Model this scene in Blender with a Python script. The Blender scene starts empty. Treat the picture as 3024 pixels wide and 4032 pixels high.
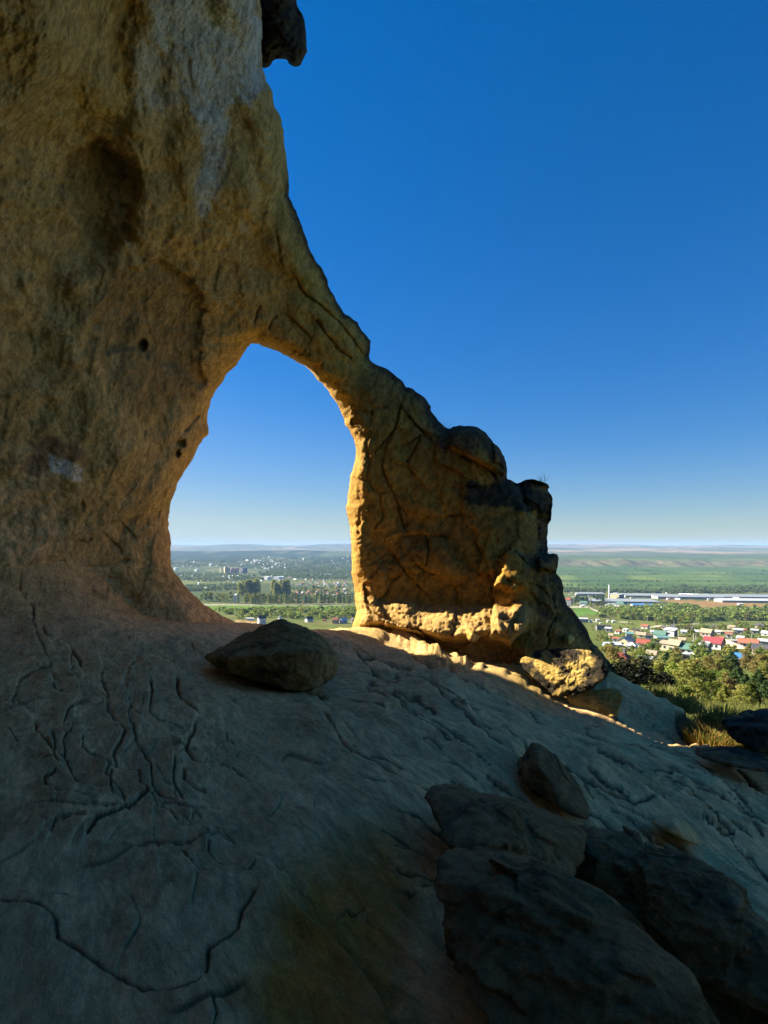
import bpy, bmesh, math, random
import numpy as np
from mathutils import Vector
random.seed(7); RNG = np.random.default_rng(7)
SC = bpy.context.scene; COL = SC.collection
F, CX, HY = 2005.0, 1512.0, 2151.0          # focal length, centre column and eye-level row of the photograph (its own pixels)

# ------------------------------------------------------------------ noise
_h = np.random.default_rng(3)
_G = _h.normal(size=(256, 3)); _G /= np.linalg.norm(_G, axis=1)[:, None]
_P = _h.permutation(256); _P = np.concatenate([_P, _P, _P])
_R3 = _h.random((256, 3))
def perlin(p, seed=0):
    p = np.asarray(p, float) + seed * 17.31
    i = np.floor(p).astype(np.int64); f = p - i; i &= 255
    u = f * f * f * (f * (f * 6 - 15) + 10); out = np.zeros(len(p))
    for a in (0, 1):
        for b in (0, 1):
            for c in (0, 1):
                h = _P[_P[_P[(i[:, 0] + a) & 255] + ((i[:, 1] + b) & 255)] + ((i[:, 2] + c) & 255)]
                g = _G[h]
                d = g[:, 0] * (f[:, 0] - a) + g[:, 1] * (f[:, 1] - b) + g[:, 2] * (f[:, 2] - c)
                w = (u[:, 0] if a else 1 - u[:, 0]) * (u[:, 1] if b else 1 - u[:, 1]) * (u[:, 2] if c else 1 - u[:, 2])
                out += d * w
    return out * 1.5
def fbm(p, octs=4, seed=0, gain=.5, ridged=False):
    s = np.zeros(len(p)); a = 1.
    for o in range(octs):
        n = perlin(np.asarray(p) * 2 ** o, seed + o)
        s += a * ((.5 - np.abs(n)) if ridged else n); a *= gain
    return s
def worley(p, seed=0):
    p = np.asarray(p, float) + seed * 9.7; i = np.floor(p).astype(np.int64); best = np.full(len(p), 9.)
    for a in (-1, 0, 1):
        for b in (-1, 0, 1):
            for c in (-1, 0, 1):
                j = i + (a, b, c); k = j & 255
                h = _P[_P[_P[k[:, 0]] + k[:, 1]] + k[:, 2]]
                best = np.minimum(best, np.linalg.norm(j + _R3[h] - p, axis=1))
    return best
def blocks(p, seed=0):
    """fractured stone: a tilted flat facet per cell, and the gap to the next cell"""
    p = np.asarray(p, float) + seed * 5.3; i = np.floor(p).astype(np.int64); f1 = np.full(len(p), 9.); f2 = f1.copy(); val = np.zeros(len(p))
    for a in (-1, 0, 1):
        for b in (-1, 0, 1):
            for c in (-1, 0, 1):
                j = i + (a, b, c); k = j & 255; h = _P[_P[_P[k[:, 0]] + k[:, 1]] + k[:, 2]]; dv = p - (j + _R3[h]); d = np.linalg.norm(dv, axis=1)
                v = (_R3[(h + 91) & 255][:, 0] - .5) + (dv * _G[(h + 37) & 255]).sum(1) * .8
                n = d < f1; f2 = np.where(n, f1, np.minimum(f2, d)); val = np.where(n, v, val); f1 = np.where(n, d, f1)
    return val, f2 - f1
def sstep(a, b, x):
    t = np.clip((x - a) / (b - a), 0, 1); return t * t * (3 - 2 * t)
class TPS:                                    # thin-plate spline through scattered heights
    def __init__(s, xy, v, reg=1e-3):
        xy = np.array(xy, float); s.c = xy; n = len(xy)
        K = s.k(np.linalg.norm(xy[:, None] - xy[None], axis=2)) + reg * np.eye(n)
        Pm = np.hstack([np.ones((n, 1)), xy])
        A = np.block([[K, Pm], [Pm.T, np.zeros((3, 3))]])
        s.w = np.linalg.solve(A, np.concatenate([np.array(v, float), np.zeros(3)]))
    @staticmethod
    def k(r): return np.where(r > 0, r * r * np.log(np.maximum(r, 1e-9)), 0.)
    def __call__(s, q):
        q = np.asarray(q, float); out = np.empty(len(q)); n = len(s.c)
        for i in range(0, len(q), 40000):
            b = q[i:i + 40000]
            out[i:i + 40000] = s.k(np.linalg.norm(b[:, None] - s.c[None], axis=2)) @ s.w[:n] + s.w[n] + b @ s.w[n + 1:]
        return out
def seg_dist(q, poly, closed=False, reach=None):
    """distance of points to a polyline, signed side, nearest point"""
    q = np.asarray(q, float); P = np.array(poly, float); best = np.full(len(q), 1e9); side = np.zeros(len(q)); near = q.copy()
    n = len(P); m = n if closed else n - 1
    for i in range(m):
        a = P[i]; b = P[(i + 1) % n]; ab = b - a; L = ab @ ab + 1e-9
        if reach is not None:
            lo = np.minimum(a, b) - reach; hi = np.maximum(a, b) + reach
            ix = np.where((q[:, 0] > lo[0]) & (q[:, 0] < hi[0]) & (q[:, 1] > lo[1]) & (q[:, 1] < hi[1]))[0]
            if not len(ix): continue
            w = q[ix]
        else: ix = slice(None); w = q
        t = np.clip(((w - a) @ ab) / L, 0, 1); c = a + t[:, None] * ab; d = np.hypot(*(w - c).T)
        better = d < best[ix]
        sd = ab[0] * (w[:, 1] - a[1]) - ab[1] * (w[:, 0] - a[0])
        best[ix] = np.where(better, d, best[ix]); side[ix] = np.where(better, sd, side[ix])
        near[ix] = np.where(better[:, None], c, near[ix])
    return best, np.sign(side), near
def inside(q, poly):
    P = np.array(poly, float); r = np.zeros(len(q), bool); x, y = q[:, 0], q[:, 1]
    for i in range(len(P)):
        (x1, y1), (x2, y2) = P[i], P[i - 1]
        if y1 == y2: continue
        r ^= ((y1 > y) != (y2 > y)) & (x < (x2 - x1) * (y - y1) / (y2 - y1) + x1)
    return r
def softmask(q, poly, soft, wob=0, seed=0):
    d, _, _ = seg_dist(q, list(poly), closed=True); d = np.where(inside(q, poly), d, -d)
    if wob: d = d + wob * fbm(np.c_[q / (wob * 3), np.zeros(len(q))], 4, seed, .6)
    return sstep(-soft, soft, d)
def Z(x0, y0, s, pts): return [(x0 + s * a, y0 + s * b) for a, b in pts]   # enlarged-detail pixels to photo pixels
def DP(pts): return [(a * 1.8228, b * 1.8228) for a, b in pts]
def ray(X, Y, D):
    X, Y, D = np.broadcast_arrays(np.asarray(X, float), np.asarray(Y, float), np.asarray(D, float))
    return np.stack([(X - CX) / F * D, D, -(Y - HY) / F * D], -1)
def proj(p): return np.stack([p[:, 0] / p[:, 1] * F + CX, HY - p[:, 2] / p[:, 1] * F], -1)

# ------------------------------------------------------------------ object helpers
def tag(o, label=None, cat=None, group=None, kind=None):
    if label: o['label'] = label
    if cat: o['category'] = cat
    if group: o['group'] = group
    if kind: o['kind'] = kind
    return o
def link(name, me, mat=None, parent=None):
    o = bpy.data.objects.new(name, me); COL.objects.link(o)
    if mat is not None:
        for m in (mat if isinstance(mat, (list, tuple)) else [mat]): me.materials.append(m)
    if parent: o.parent = parent
    return o
def npmesh(name, V, Q, mat, parent=None, attrs=None, smooth=True):
    me = bpy.data.meshes.new(name); V = np.ascontiguousarray(V, np.float32); Q = np.ascontiguousarray(Q, np.int32); k = Q.shape[1]
    me.vertices.add(len(V)); me.vertices.foreach_set('co', V.ravel())
    me.loops.add(Q.size); me.loops.foreach_set('vertex_index', Q.ravel())
    me.polygons.add(len(Q)); me.polygons.foreach_set('loop_start', np.arange(len(Q), dtype=np.int32) * k)
    me.polygons.foreach_set('use_smooth', np.full(len(Q), smooth))
    me.update(); me.validate()
    for nm, arr in (attrs or {}).items():
        if arr.ndim == 1:
            me.attributes.new(nm, 'FLOAT', 'POINT').data.foreach_set('value', np.ascontiguousarray(arr, np.float32))
        else:
            me.attributes.new(nm, 'FLOAT_COLOR', 'POINT').data.foreach_set('color', np.ascontiguousarray(np.c_[arr, np.ones(len(arr))], np.float32).ravel())
    return link(name, me, mat, parent)
def empty(name, loc, rz=0, s=1.):
    o = bpy.data.objects.new(name, None); COL.objects.link(o); o.location = loc; o.rotation_euler = (0, 0, rz); o.scale = (s, s, s)
    o.empty_display_size = .2; return o
class MB:
    def __init__(s): s.v = []; s.f = []; s.m = []
    def face(s, pts, mi=0):
        i = len(s.v); s.v += [tuple(p) for p in pts]; s.f.append(tuple(range(i, i + len(pts)))); s.m.append(mi)
    def box(s, c, d, mi=0, rz=0):
        ca, sa = math.cos(rz), math.sin(rz); i = len(s.v)
        for z in (-.5, .5):
            for x, y in ((-.5, -.5), (.5, -.5), (.5, .5), (-.5, .5)):
                a, b = x * d[0], y * d[1]; s.v.append((c[0] + a * ca - b * sa, c[1] + a * sa + b * ca, c[2] + z * d[2]))
        for q in ((3, 2, 1, 0), (4, 5, 6, 7), (0, 1, 5, 4), (1, 2, 6, 5), (2, 3, 7, 6), (3, 0, 4, 7)):
            s.f.append(tuple(i + k for k in q)); s.m.append(mi)
    def tube(s, a, b, r0, r1, n=7, mi=0):
        a, b = Vector(a), Vector(b); d = (b - a).normalized(); u = d.orthogonal().normalized(); w = d.cross(u); i = len(s.v)
        for p, r in ((a, r0), (b, r1)):
            for k in range(n):
                t = 2 * math.pi * k / n; s.v.append(tuple(p + u * (r * math.cos(t)) + w * (r * math.sin(t))))
        for k in range(n):
            s.f.append((i + k, i + (k + 1) % n, i + n + (k + 1) % n, i + n + k)); s.m.append(mi)
        s.f.append(tuple(i + n + k for k in range(n))); s.m.append(mi)
    def build(s, name, mat, parent=None, smooth=False):
        me = bpy.data.meshes.new(name); me.from_pydata(s.v, [], s.f); o = link(name, me, mat, parent)
        if isinstance(mat, (list, tuple)): me.polygons.foreach_set('material_index', s.m)
        if smooth: me.polygons.foreach_set('use_smooth', [True] * len(s.f))
        me.update(); return o

# ------------------------------------------------------------------ materials
def newmat(name):
    m = bpy.data.materials.new(name); m.use_nodes = True; nt = m.node_tree; b = nt.nodes['Principled BSDF']
    b.inputs['Specular IOR Level'].default_value = .2; b.inputs['Roughness'].default_value = .9; return m, nt, b
def nd(nt, t, **kw):
    n = nt.nodes.new(t)
    for k, v in kw.items():
        if k in n.inputs.keys(): n.inputs[k].default_value = v
        else: setattr(n, k, v)
    return n
def mixc(nt, fac, a, b, mode='MIX'):
    n = nt.nodes.new('ShaderNodeMix'); n.data_type = 'RGBA'; n.blend_type = mode
    for sock, v in ((n.inputs[0], fac), (n.inputs[6], a), (n.inputs[7], b)):
        if hasattr(v, 'is_linked') or isinstance(v, bpy.types.NodeSocket): nt.links.new(v, sock)
        elif isinstance(v, (int, float)): sock.default_value = v
        else: sock.default_value = (*v, 1)
    return n.outputs[2]
def noise(nt, vec, scale, detail=5, rough=.6, dist=0):
    n = nd(nt, 'ShaderNodeTexNoise', Scale=scale, Detail=detail, Roughness=rough, Distortion=dist)
    if vec is not None: nt.links.new(vec, n.inputs['Vector'])
    return n.outputs['Fac']
def ramp(nt, fac, lo, hi, a=0., b=1.):
    n = nt.nodes.new('ShaderNodeMapRange'); n.interpolation_type = 'SMOOTHSTEP'
    for k, v in ((1, lo), (2, hi), (3, a), (4, b)): n.inputs[k].default_value = v
    nt.links.new(fac, n.inputs[0]); return n.outputs[0]
def math2(nt, op, a, b=None):
    n = nt.nodes.new('ShaderNodeMath'); n.operation = op
    for i, v in enumerate((a, b)):
        if v is None: continue
        if isinstance(v, (int, float)): n.inputs[i].default_value = v
        else: nt.links.new(v, n.inputs[i])
    return n.outputs[0]
def stretch(nt, src, rot, sc):
    n = nt.nodes.new('ShaderNodeMapping'); nt.links.new(src, n.inputs[0]); n.vector_type = 'TEXTURE'; n.inputs['Rotation'].default_value = rot; n.inputs['Scale'].default_value = sc
    return n.outputs[0]

OCHRE, OCHRE2, BROWN = (.385, .255, .062), (.275, .18, .047), (.14, .092, .036)
GREY, GREY2, DARK, PALE = (.71, .46, .20), (.54, .355, .155), (.05, .04, .027), (.48, .37, .2)
def rock_mat(name, bump=1., grain=1., tintable=True, base=None, streak=None, pit=0., floor=False):
    """sandstone: ochre with brown and pale clouds; vertex masks add grey crust, black lichen, pale wash and brown stain"""
    m, nt, b = newmat(name); geo = nt.nodes.new('ShaderNodeNewGeometry'); P = geo.outputs['Position']
    v = stretch(nt, P, *streak) if streak else P
    SC1, SC2, SC3 = ((.50, .18, .014), (.045, .032, .02), (.022, .015, .008)) if floor else ((.16, .10, .045), (.16, .055, .05), (.78, .77, .74))
    big = noise(nt, P, .55, 4, .6); mid = noise(nt, v, 3.2, 6, .65, .4); fine = noise(nt, v if floor else P, 20, 7, .78, .3); spk = noise(nt, P, 85, 5, .75)
    A, B, C_ = base or (OCHRE, OCHRE2, BROWN)
    c = mixc(nt, ramp(nt, big, .35, .68), A, B)
    c = mixc(nt, ramp(nt, mid, .57, .80, 0, .6), c, C_)
    c = mixc(nt, ramp(nt, mid, .46, .28, 0, .35), c, PALE)
    c = mixc(nt, ramp(nt, noise(nt, v, 1.7, 7, .7, .5), .5, .66, 0, .6), c, (.30, .235, .05) if not base else A)        # olive lichen bloom
    if tintable:
        at = nd(nt, 'ShaderNodeAttribute', attribute_name='tint'); sp = nt.nodes.new('ShaderNodeSeparateColor'); nt.links.new(at.outputs['Color'], sp.inputs[0])
        at2 = nd(nt, 'ShaderNodeAttribute', attribute_name='stain'); sp2 = nt.nodes.new('ShaderNodeSeparateColor'); nt.links.new(at2.outputs['Color'], sp2.inputs[0])
        wa = nd(nt, 'ShaderNodeAttribute', attribute_name='warm'); c = mixc(nt, math2(nt, 'MULTIPLY', wa.outputs['Fac'], ramp(nt, mid, .25, .65, 1., .55)), c, (.52, .235, .032))      # iron-stained sandstone
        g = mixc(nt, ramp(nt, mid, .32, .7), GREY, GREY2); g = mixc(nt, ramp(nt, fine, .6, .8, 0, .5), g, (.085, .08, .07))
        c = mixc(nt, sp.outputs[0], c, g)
        c = mixc(nt, math2(nt, 'MULTIPLY', sp2.outputs[0], ramp(nt, mid, .25, .6, .55, 1.)), c, SC1)      # brown stain
        c = mixc(nt, math2(nt, 'MULTIPLY', sp2.outputs[1], ramp(nt, fine, .38, .62, .15, .8)), c, SC2)       # reddish paint haze
        wn = noise(nt, P, 26, 3, .8, 2.5)
        c = mixc(nt, math2(nt, 'MULTIPLY', sp.outputs[2], ramp(nt, fine, .3, .6, .35, 1.)), c, (.46, .46, .42))           # pale mineral wash
        c = mixc(nt, (sp2.outputs[2] if floor else math2(nt, 'MULTIPLY', sp2.outputs[2], ramp(nt, wn, .45, .56))), c, SC3)                    # white paint
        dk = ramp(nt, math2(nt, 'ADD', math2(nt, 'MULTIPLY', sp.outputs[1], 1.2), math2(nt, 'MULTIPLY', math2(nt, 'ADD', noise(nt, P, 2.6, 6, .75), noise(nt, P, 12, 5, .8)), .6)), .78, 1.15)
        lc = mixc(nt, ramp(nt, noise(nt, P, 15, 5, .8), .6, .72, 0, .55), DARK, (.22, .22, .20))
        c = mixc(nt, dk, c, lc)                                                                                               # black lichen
    c = mixc(nt, ramp(nt, spk, .3, .7, .0, .35), c, (.05, .04, .03), 'MULTIPLY') if False else mixc(nt, ramp(nt, fine, .62, .82, 0, .45), c, (.08, .055, .03))
    g1, g2, g3 = ((.74, 1.2), (.84, 1.14), (.74, 1.18)) if floor else ((.72, 1.18), (.86, 1.10), (.60, 1.24))
    mot = math2(nt, 'MULTIPLY', ramp(nt, fine, .30, .70, *g1), ramp(nt, spk, .32, .68, *g2))      # grain, grit and worn pits of the sandstone, the pits' shade put into the colour
    mot = math2(nt, 'MULTIPLY', mot, ramp(nt, noise(nt, v, 6., 6, .7, .8), .33, .66, *g3))
    mot = math2(nt, 'MULTIPLY', mot, 1.16)
    cc_ = nt.nodes.new('ShaderNodeCombineColor'); [nt.links.new(mot, cc_.inputs[i]) for i in range(3)]
    c = mixc(nt, 1., c, cc_.outputs[0], 'MULTIPLY')
    nt.links.new(c, b.inputs['Base Color'])
    hs = math2(nt, 'ADD', math2(nt, 'MULTIPLY', mid, .55), math2(nt, 'MULTIPLY', fine, .28))
    hs = math2(nt, 'ADD', hs, math2(nt, 'MULTIPLY', spk, .07 * grain))
    if pit:
        vo = nd(nt, 'ShaderNodeTexVoronoi', Scale=9.); nt.links.new(P, vo.inputs['Vector'])
        hs = math2(nt, 'ADD', hs, math2(nt, 'MULTIPLY', vo.outputs['Distance'], pit))
    bp = nd(nt, 'ShaderNodeBump', Strength=1., Distance=.11 * bump); nt.links.new(hs, bp.inputs['Height']); nt.links.new(bp.outputs[0], b.inputs['Normal'])
    b.inputs['Roughness'].default_value = .95; b.inputs['Specular IOR Level'].default_value = .1
    return m
M_WALL = rock_mat('sandstone_wall', .95, streak=((0, math.radians(14), 0), (.9, .9, 1.6)))
M_FLOOR = rock_mat('sandstone_floor', .6, floor=True, streak=((0, 0, math.radians(-57)), (1.9, .75, 1.)))
M_BOULDER = rock_mat('boulder_stone', .7, base=((.33, .195, .065), (.235, .14, .048), (.15, .09, .034)))
M_DARK = rock_mat('dark_outcrop', .8, base=((.21, .125, .05), (.145, .087, .036), (.09, .054, .023)))
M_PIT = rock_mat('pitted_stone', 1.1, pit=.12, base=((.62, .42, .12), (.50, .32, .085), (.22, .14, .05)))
def plain(name, col, var=.18, scale=2., rough=.85, bump=0):
    m, nt, b = newmat(name); tc = nt.nodes.new('ShaderNodeTexCoord')
    n = noise(nt, tc.outputs['Object'], scale, 4, .65)
    c = mixc(nt, ramp(nt, n, .3, .7), tuple(min(1, k * (1 + var)) for k in col), tuple(k * (1 - var) for k in col))
    nt.links.new(c, b.inputs['Base Color']); b.inputs['Roughness'].default_value = rough
    if bump:
        bp = nd(nt, 'ShaderNodeBump', Strength=.6, Distance=bump); nt.links.new(n, bp.inputs['Height']); nt.links.new(bp.outputs[0], b.inputs['Normal'])
    return m
def leafmat(name, a, c2, scale=.8):
    m, nt, b = newmat(name); geo = nt.nodes.new('ShaderNodeNewGeometry'); oi = nt.nodes.new('ShaderNodeObjectInfo')
    n = noise(nt, geo.outputs['Position'], scale, 4, .7)
    c = mixc(nt, ramp(nt, n, .35, .65), a, c2)
    c = mixc(nt, math2(nt, 'MULTIPLY', oi.outputs['Random'], .45), c, tuple(k * .6 for k in c2))
    c = mixc(nt, math2(nt, 'MULTIPLY', geo.outputs['Random Per Island'], .4), c, (a[0] * 1.7, a[1] * 1.5, a[2] * 1.2))
    nt.links.new(c, b.inputs['Base Color']); b.inputs['Roughness'].default_value = .7
    tr = nd(nt, 'ShaderNodeBsdfTranslucent'); nt.links.new(c, tr.inputs[0]); mx = nd(nt, 'ShaderNodeMixShader', Fac=.4)
    nt.links.new(b.outputs[0], mx.inputs[1]); nt.links.new(tr.outputs[0], mx.inputs[2]); nt.links.new(mx.outputs[0], nt.nodes['Material Output'].inputs[0])
    return m
L_BROAD = leafmat('broad_leaves', (.21, .275, .05), (.13, .19, .038))
L_OLIVE = leafmat('olive_leaves', (.27, .28, .07), (.17, .20, .05))
L_RUST = leafmat('budding_leaves', (.25, .21, .065), (.17, .15, .05))
L_PINE = leafmat('pine_needles', (.085, .15, .048), (.05, .095, .034))
L_LIME = leafmat('spring_leaves', (.13, .16, .022), (.075, .105, .02))
L_FAR = leafmat('far_wood_leaves', (.115, .16, .042), (.065, .105, .032), .02)
L_GRASS = leafmat('grass_blades', (.17, .19, .045), (.10, .13, .03), 1.5)
L_DRY = leafmat('dry_grass_blades', (.42, .30, .08), (.30, .21, .06), 1.5)
L_POP = leafmat('poplar_leaves', (.32, .34, .07), (.21, .25, .05))
L_HAY = leafmat('hay_blades', (.26, .26, .09), (.17, .19, .06), 1.5)
L_DARK = leafmat('shaded_bush_leaves', (.012, .018, .008), (.007, .011, .005))  # near-black leaf colour stands in for shade; the bushes stand in sun
M_BARK = plain('bark', (.10, .075, .05), .3, 6)
# ------------------------------------------------------------------ main rock: cave wall, arch and pillar
OUT_R = (Z(900, 0, .36166, [(340, 0), (362, 150), (372, 350), (358, 500), (365, 720), (372, 745), (400, 830), (415, 895), (450, 940), (480, 1005), (490, 1120), (505, 1170), (555, 1230), (580, 1350), (597, 1430), (602, 1530), (618, 1620), (633, 1750), (637, 1830), (655, 1930), (660, 2040), (655, 2130)])
  + Z(900, 700, .36166, [(660, 205), (690, 280), (735, 360), (755, 430), (800, 520), (820, 600), (855, 680), (870, 740), (910, 820), (940, 890), (1000, 970), (1040, 1040), (1075, 1120), (1085, 1170), (1120, 1240), (1170, 1310), (1185, 1360), (1225, 1425), (1275, 1490), (1330, 1520), (1400, 1575), (1430, 1630), (1455, 1670), (1505, 1720), (1547, 1775), (1545, 1850), (1530, 1920), (1537, 1990)])
  + Z(1200, 1300, .36166, [(770, 375), (850, 400), (905, 430), (960, 480), (1010, 515), (1065, 555), (1085, 600), (1110, 628), (1185, 640), (1230, 680), (1290, 720), (1335, 775), (1370, 830), (1380, 880), (1430, 950), (1490, 1020), (1540, 1065)])
  + Z(1600, 1500, .36166, [(470, 520), (510, 495), (580, 483), (680, 485), (750, 495), (820, 530), (870, 565), (910, 620), (945, 680), (1005, 720), (1040, 770), (1065, 830), (1090, 890), (1097, 950), (1095, 1020), (1098, 1073), (1140, 1078), (1170, 1095), (1195, 1115), (1240, 1108), (1280, 1080), (1340, 1068), (1400, 1073), (1460, 1090), (1520, 1110), (1545, 1130), (1562, 1165), (1535, 1172), (1545, 1200), (1580, 1245), (1597, 1285), (1590, 1350), (1578, 1410), (1583, 1450), (1570, 1520), (1545, 1560), (1540, 1620), (1535, 1700), (1538, 1800), (1537, 1880), (1600, 1880), (1640, 1890), (1655, 1930), (1650, 2020), (1630, 2060), (1625, 2085)])
  + Z(1900, 1800, .36166, [(835, 1310), (862, 1350), (880, 1420), (885, 1490), (905, 1560), (935, 1620), (975, 1660), (1010, 1710), (1050, 1760), (1090, 1820), (1130, 1870), (1160, 1930), (1185, 2000), (1215, 2040), (1270, 2090), (1310, 2145), (1370, 2215)]))
HOLE_R = (Z(600, 1300, .36166, [(1160, 150), (1195, 172), (1260, 190), (1310, 215), (1400, 245), (1500, 305), (1570, 345), (1659, 388)])
  + Z(1200, 1300, .36166, [(50, 430), (85, 470), (120, 520), (170, 560), (235, 630), (280, 700), (320, 755), (350, 800), (385, 880), (420, 950), (440, 1025), (490, 1100), (530, 1180), (555, 1290), (550, 1410), (520, 1520), (495, 1590), (485, 1700), (470, 1790), (460, 1880), (450, 1940), (470, 2050), (490, 2130)])
  + Z(1300, 2200, .36166, [(240, 60), (228, 160), (240, 240), (260, 310), (265, 400), (275, 500), (290, 590), (265, 660), (245, 695), (235, 760)]))
HOLE_L = (Z(600, 1300, .36166, [(1075, 145), (1050, 175), (1030, 185), (1000, 235), (960, 310), (920, 370), (850, 445), (805, 475), (775, 555), (720, 610), (665, 690), (635, 765), (615, 850), (600, 930), (600, 1000), (612, 1080), (610, 1130), (555, 1185), (520, 1240), (480, 1320), (430, 1420), (375, 1490), (325, 1580), (270, 1670), (245, 1750), (220, 1830), (195, 1890), (190, 1980), (168, 2060), (182, 2110), (175, 2160)])
  + Z(600, 2000, .36166, [(195, 330), (207, 385), (195, 420), (200, 520), (205, 630), (240, 700), (300, 760), (350, 850), (420, 920), (500, 990), (560, 1050), (620, 1080), (700, 1140), (800, 1190), (870, 1230), (950, 1268), (1040, 1300)]))
def densify(P, step=9, amp=2.2, seed=1):
    out = []
    for (a, b), (c, d) in zip(P[:-1], P[1:]):
        n = max(1, int(math.hypot(c - a, d - b) / step))
        out += [(a + (c - a) * k / n, b + (d - b) * k / n) for k in range(n)]
    out.append(P[-1]); q = np.array(out)
    n1 = fbm(np.c_[q / 22., np.full(len(q), seed)], 3, seed); n2 = fbm(np.c_[q / 22., np.full(len(q), seed + 9)], 3, seed + 5)
    q[1:-1] += np.c_[n1, n2][1:-1] * amp * 1.6
    return [tuple(p) for p in q]
OUT_R, HOLE_R, HOLE_L = densify(OUT_R, seed=2), densify(HOLE_R, seed=4), densify(HOLE_L, seed=6)
XL, YT = -5200, -4200                            # the cave wall goes on to the left and overhead, out of the frame
EDGE_TOP = [(2600, YT), (1500, -1900), (1120, -700), (1030, -200)]
OUTLINE = EDGE_TOP + OUT_R + [(2550, 2800), (2550, 3000)] + [(1380, 3000), (1380, 2700)] + HOLE_R[::-1] + HOLE_L + [(1080, 2620), (1080, 3000), (XL, 3000), (XL, YT)]
gx = np.concatenate([np.arange(XL, 0, 110), np.arange(0, 2420, 5.), np.arange(2420, 2640, 12.)])
gy = np.concatenate([np.arange(YT, 0, 110), np.arange(0, 2620, 5.), np.arange(2620, 3040, 40)])
GX, GY = np.meshgrid(gx, gy); Q0 = np.c_[GX.ravel(), GY.ravel()]
ins = inside(Q0, OUTLINE); nx, ny = len(gx), len(gy)
idx = np.arange(nx * ny).reshape(ny, nx)
quads = np.stack([idx[:-1, :-1], idx[:-1, 1:], idx[1:, 1:], idx[1:, :-1]], -1).reshape(-1, 4)
quads = quads[ins[quads].any(1)]
used = np.unique(quads); remap = -np.ones(nx * ny, int); remap[used] = np.arange(len(used)); quads = remap[quads]
q = Q0[used]; qi = ins[used]
d_hr, _, near_hr = seg_dist(q, HOLE_R); d_hl, _, near_hl = seg_dist(q, HOLE_L); d_or, _, near_or = seg_dist(q, OUT_R + []); d_et, _, near_et = seg_dist(q, EDGE_TOP + OUT_R[:1])
REST = [(OUT_R[-1]), (2550, 2800), (2550, 3000), (1380, 3000), (1380, 2700), HOLE_R[-1]]; REST2 = [HOLE_L[-1], (1080, 2620), (1080, 3000), (XL, 3000), (XL, YT), (2600, YT)]
d_r1, _, near_r1 = seg_dist(q, REST); d_r2, _, near_r2 = seg_dist(q, REST2)
Dall = np.stack([d_hr, d_hl, d_or, d_et, d_r1, d_r2]); kmin = Dall.argmin(0); near = np.stack([near_hr, near_hl, near_or, near_et, near_r1, near_r2])[kmin, np.arange(len(q))]
dmin = Dall.min(0); q = np.where(qi[:, None], q, near); dmin = np.where(qi, dmin, 0)
for nm in ('d_hr', 'd_hl', 'd_or'): globals()[nm] = seg_dist(q, {'d_hr': HOLE_R, 'd_hl': HOLE_L, 'd_or': OUT_R}[nm])[0]
CTL = [(944, 2459, 13.2), (665, 2100, 12.5), (800, 1600, 12.6), (990, 1352, 12.5), (500, 1800, 10.8), (0, 1800, 9.0), (0, 2320, 9.6), (330, 2330, 10.9), (640, 2420, 11.8), (0, 1000, 7.9), (500, 1000, 9.6), (0, 0, 5.6), (500, 0, 7.4), (1000, 0, 8.9), (1120, 500, 10.3), (1220, 1000, 11.5), (900, 1000, 11.0), (1300, 1400, 13.0), (1450, 1400, 13.4), (1420, 1900, 13.8), (1430, 2300, 14.0), (1800, 2000, 13.1), (2150, 2050, 12.4), (2100, 2300, 12.0), (1600, 2340, 13.6), (1800, 2340, 12.9), (2000, 2350, 12.2), (2300, 2500, 12.0), (1700, 1600, 13.4), (1950, 1750, 12.9),
       (-1200, 1000, 5.8), (-1200, 2300, 6.6), (-2600, 1500, 4.2), (-5200, 2000, 2.3), (-5200, 0, 1.7), (-1500, -800, 3.5), (0, -1200, 3.9), (1000, -900, 5.3), (0, -4200, 1.6), (2600, -4200, 2.0), (-5200, -4200, 1.0), (1500, -1900, 3.6)]
tps = TPS([((a) / 1000, b / 1000) for a, b, _ in CTL], [math.log(c) for *_, c in CTL])
D0 = np.exp(tps(q / 1000)); D0 = np.clip(D0, .9, 16)
prof = lambda t: np.sqrt(np.clip(1 - (1 - np.clip(t, 0, 1)) ** 2, 0, 1))
def groove(q, D, lines, amp, w, step=0., fall=40):
    for k, L in enumerate(lines):
        L = densify(L, 8, 2.5, seed=20 + k)
        d, s, nr = seg_dist(q, L, reach=max(4 * w, fall * 2.2 if step else 0))
        ww = w * (1 + .35 * math.sin(k * 2.3)) * (.75 + .4 * np.sin(nr[:, 0] / 23 + nr[:, 1] / 31 + k))
        D += amp * (1 + .4 * math.sin(k * 1.7)) * np.exp(-(d / ww) ** 2)
        if step: D += np.where((s > 0), step * np.exp(-d / fall), 0) * (d < 1e8)
H1 = 1.15 * (1 - prof(d_hr / (62 + 16 * np.sin(q[:, 1] / 60)))); H2 = .55 * (1 - prof(d_hl / 75)); H3 = .9 * (1 - prof(d_or / 120))
Df = D0 + H1 + H2 + H3
base = ray(q[:, 0], q[:, 1], D0)
edge = sstep(0, 14, dmin)
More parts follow.
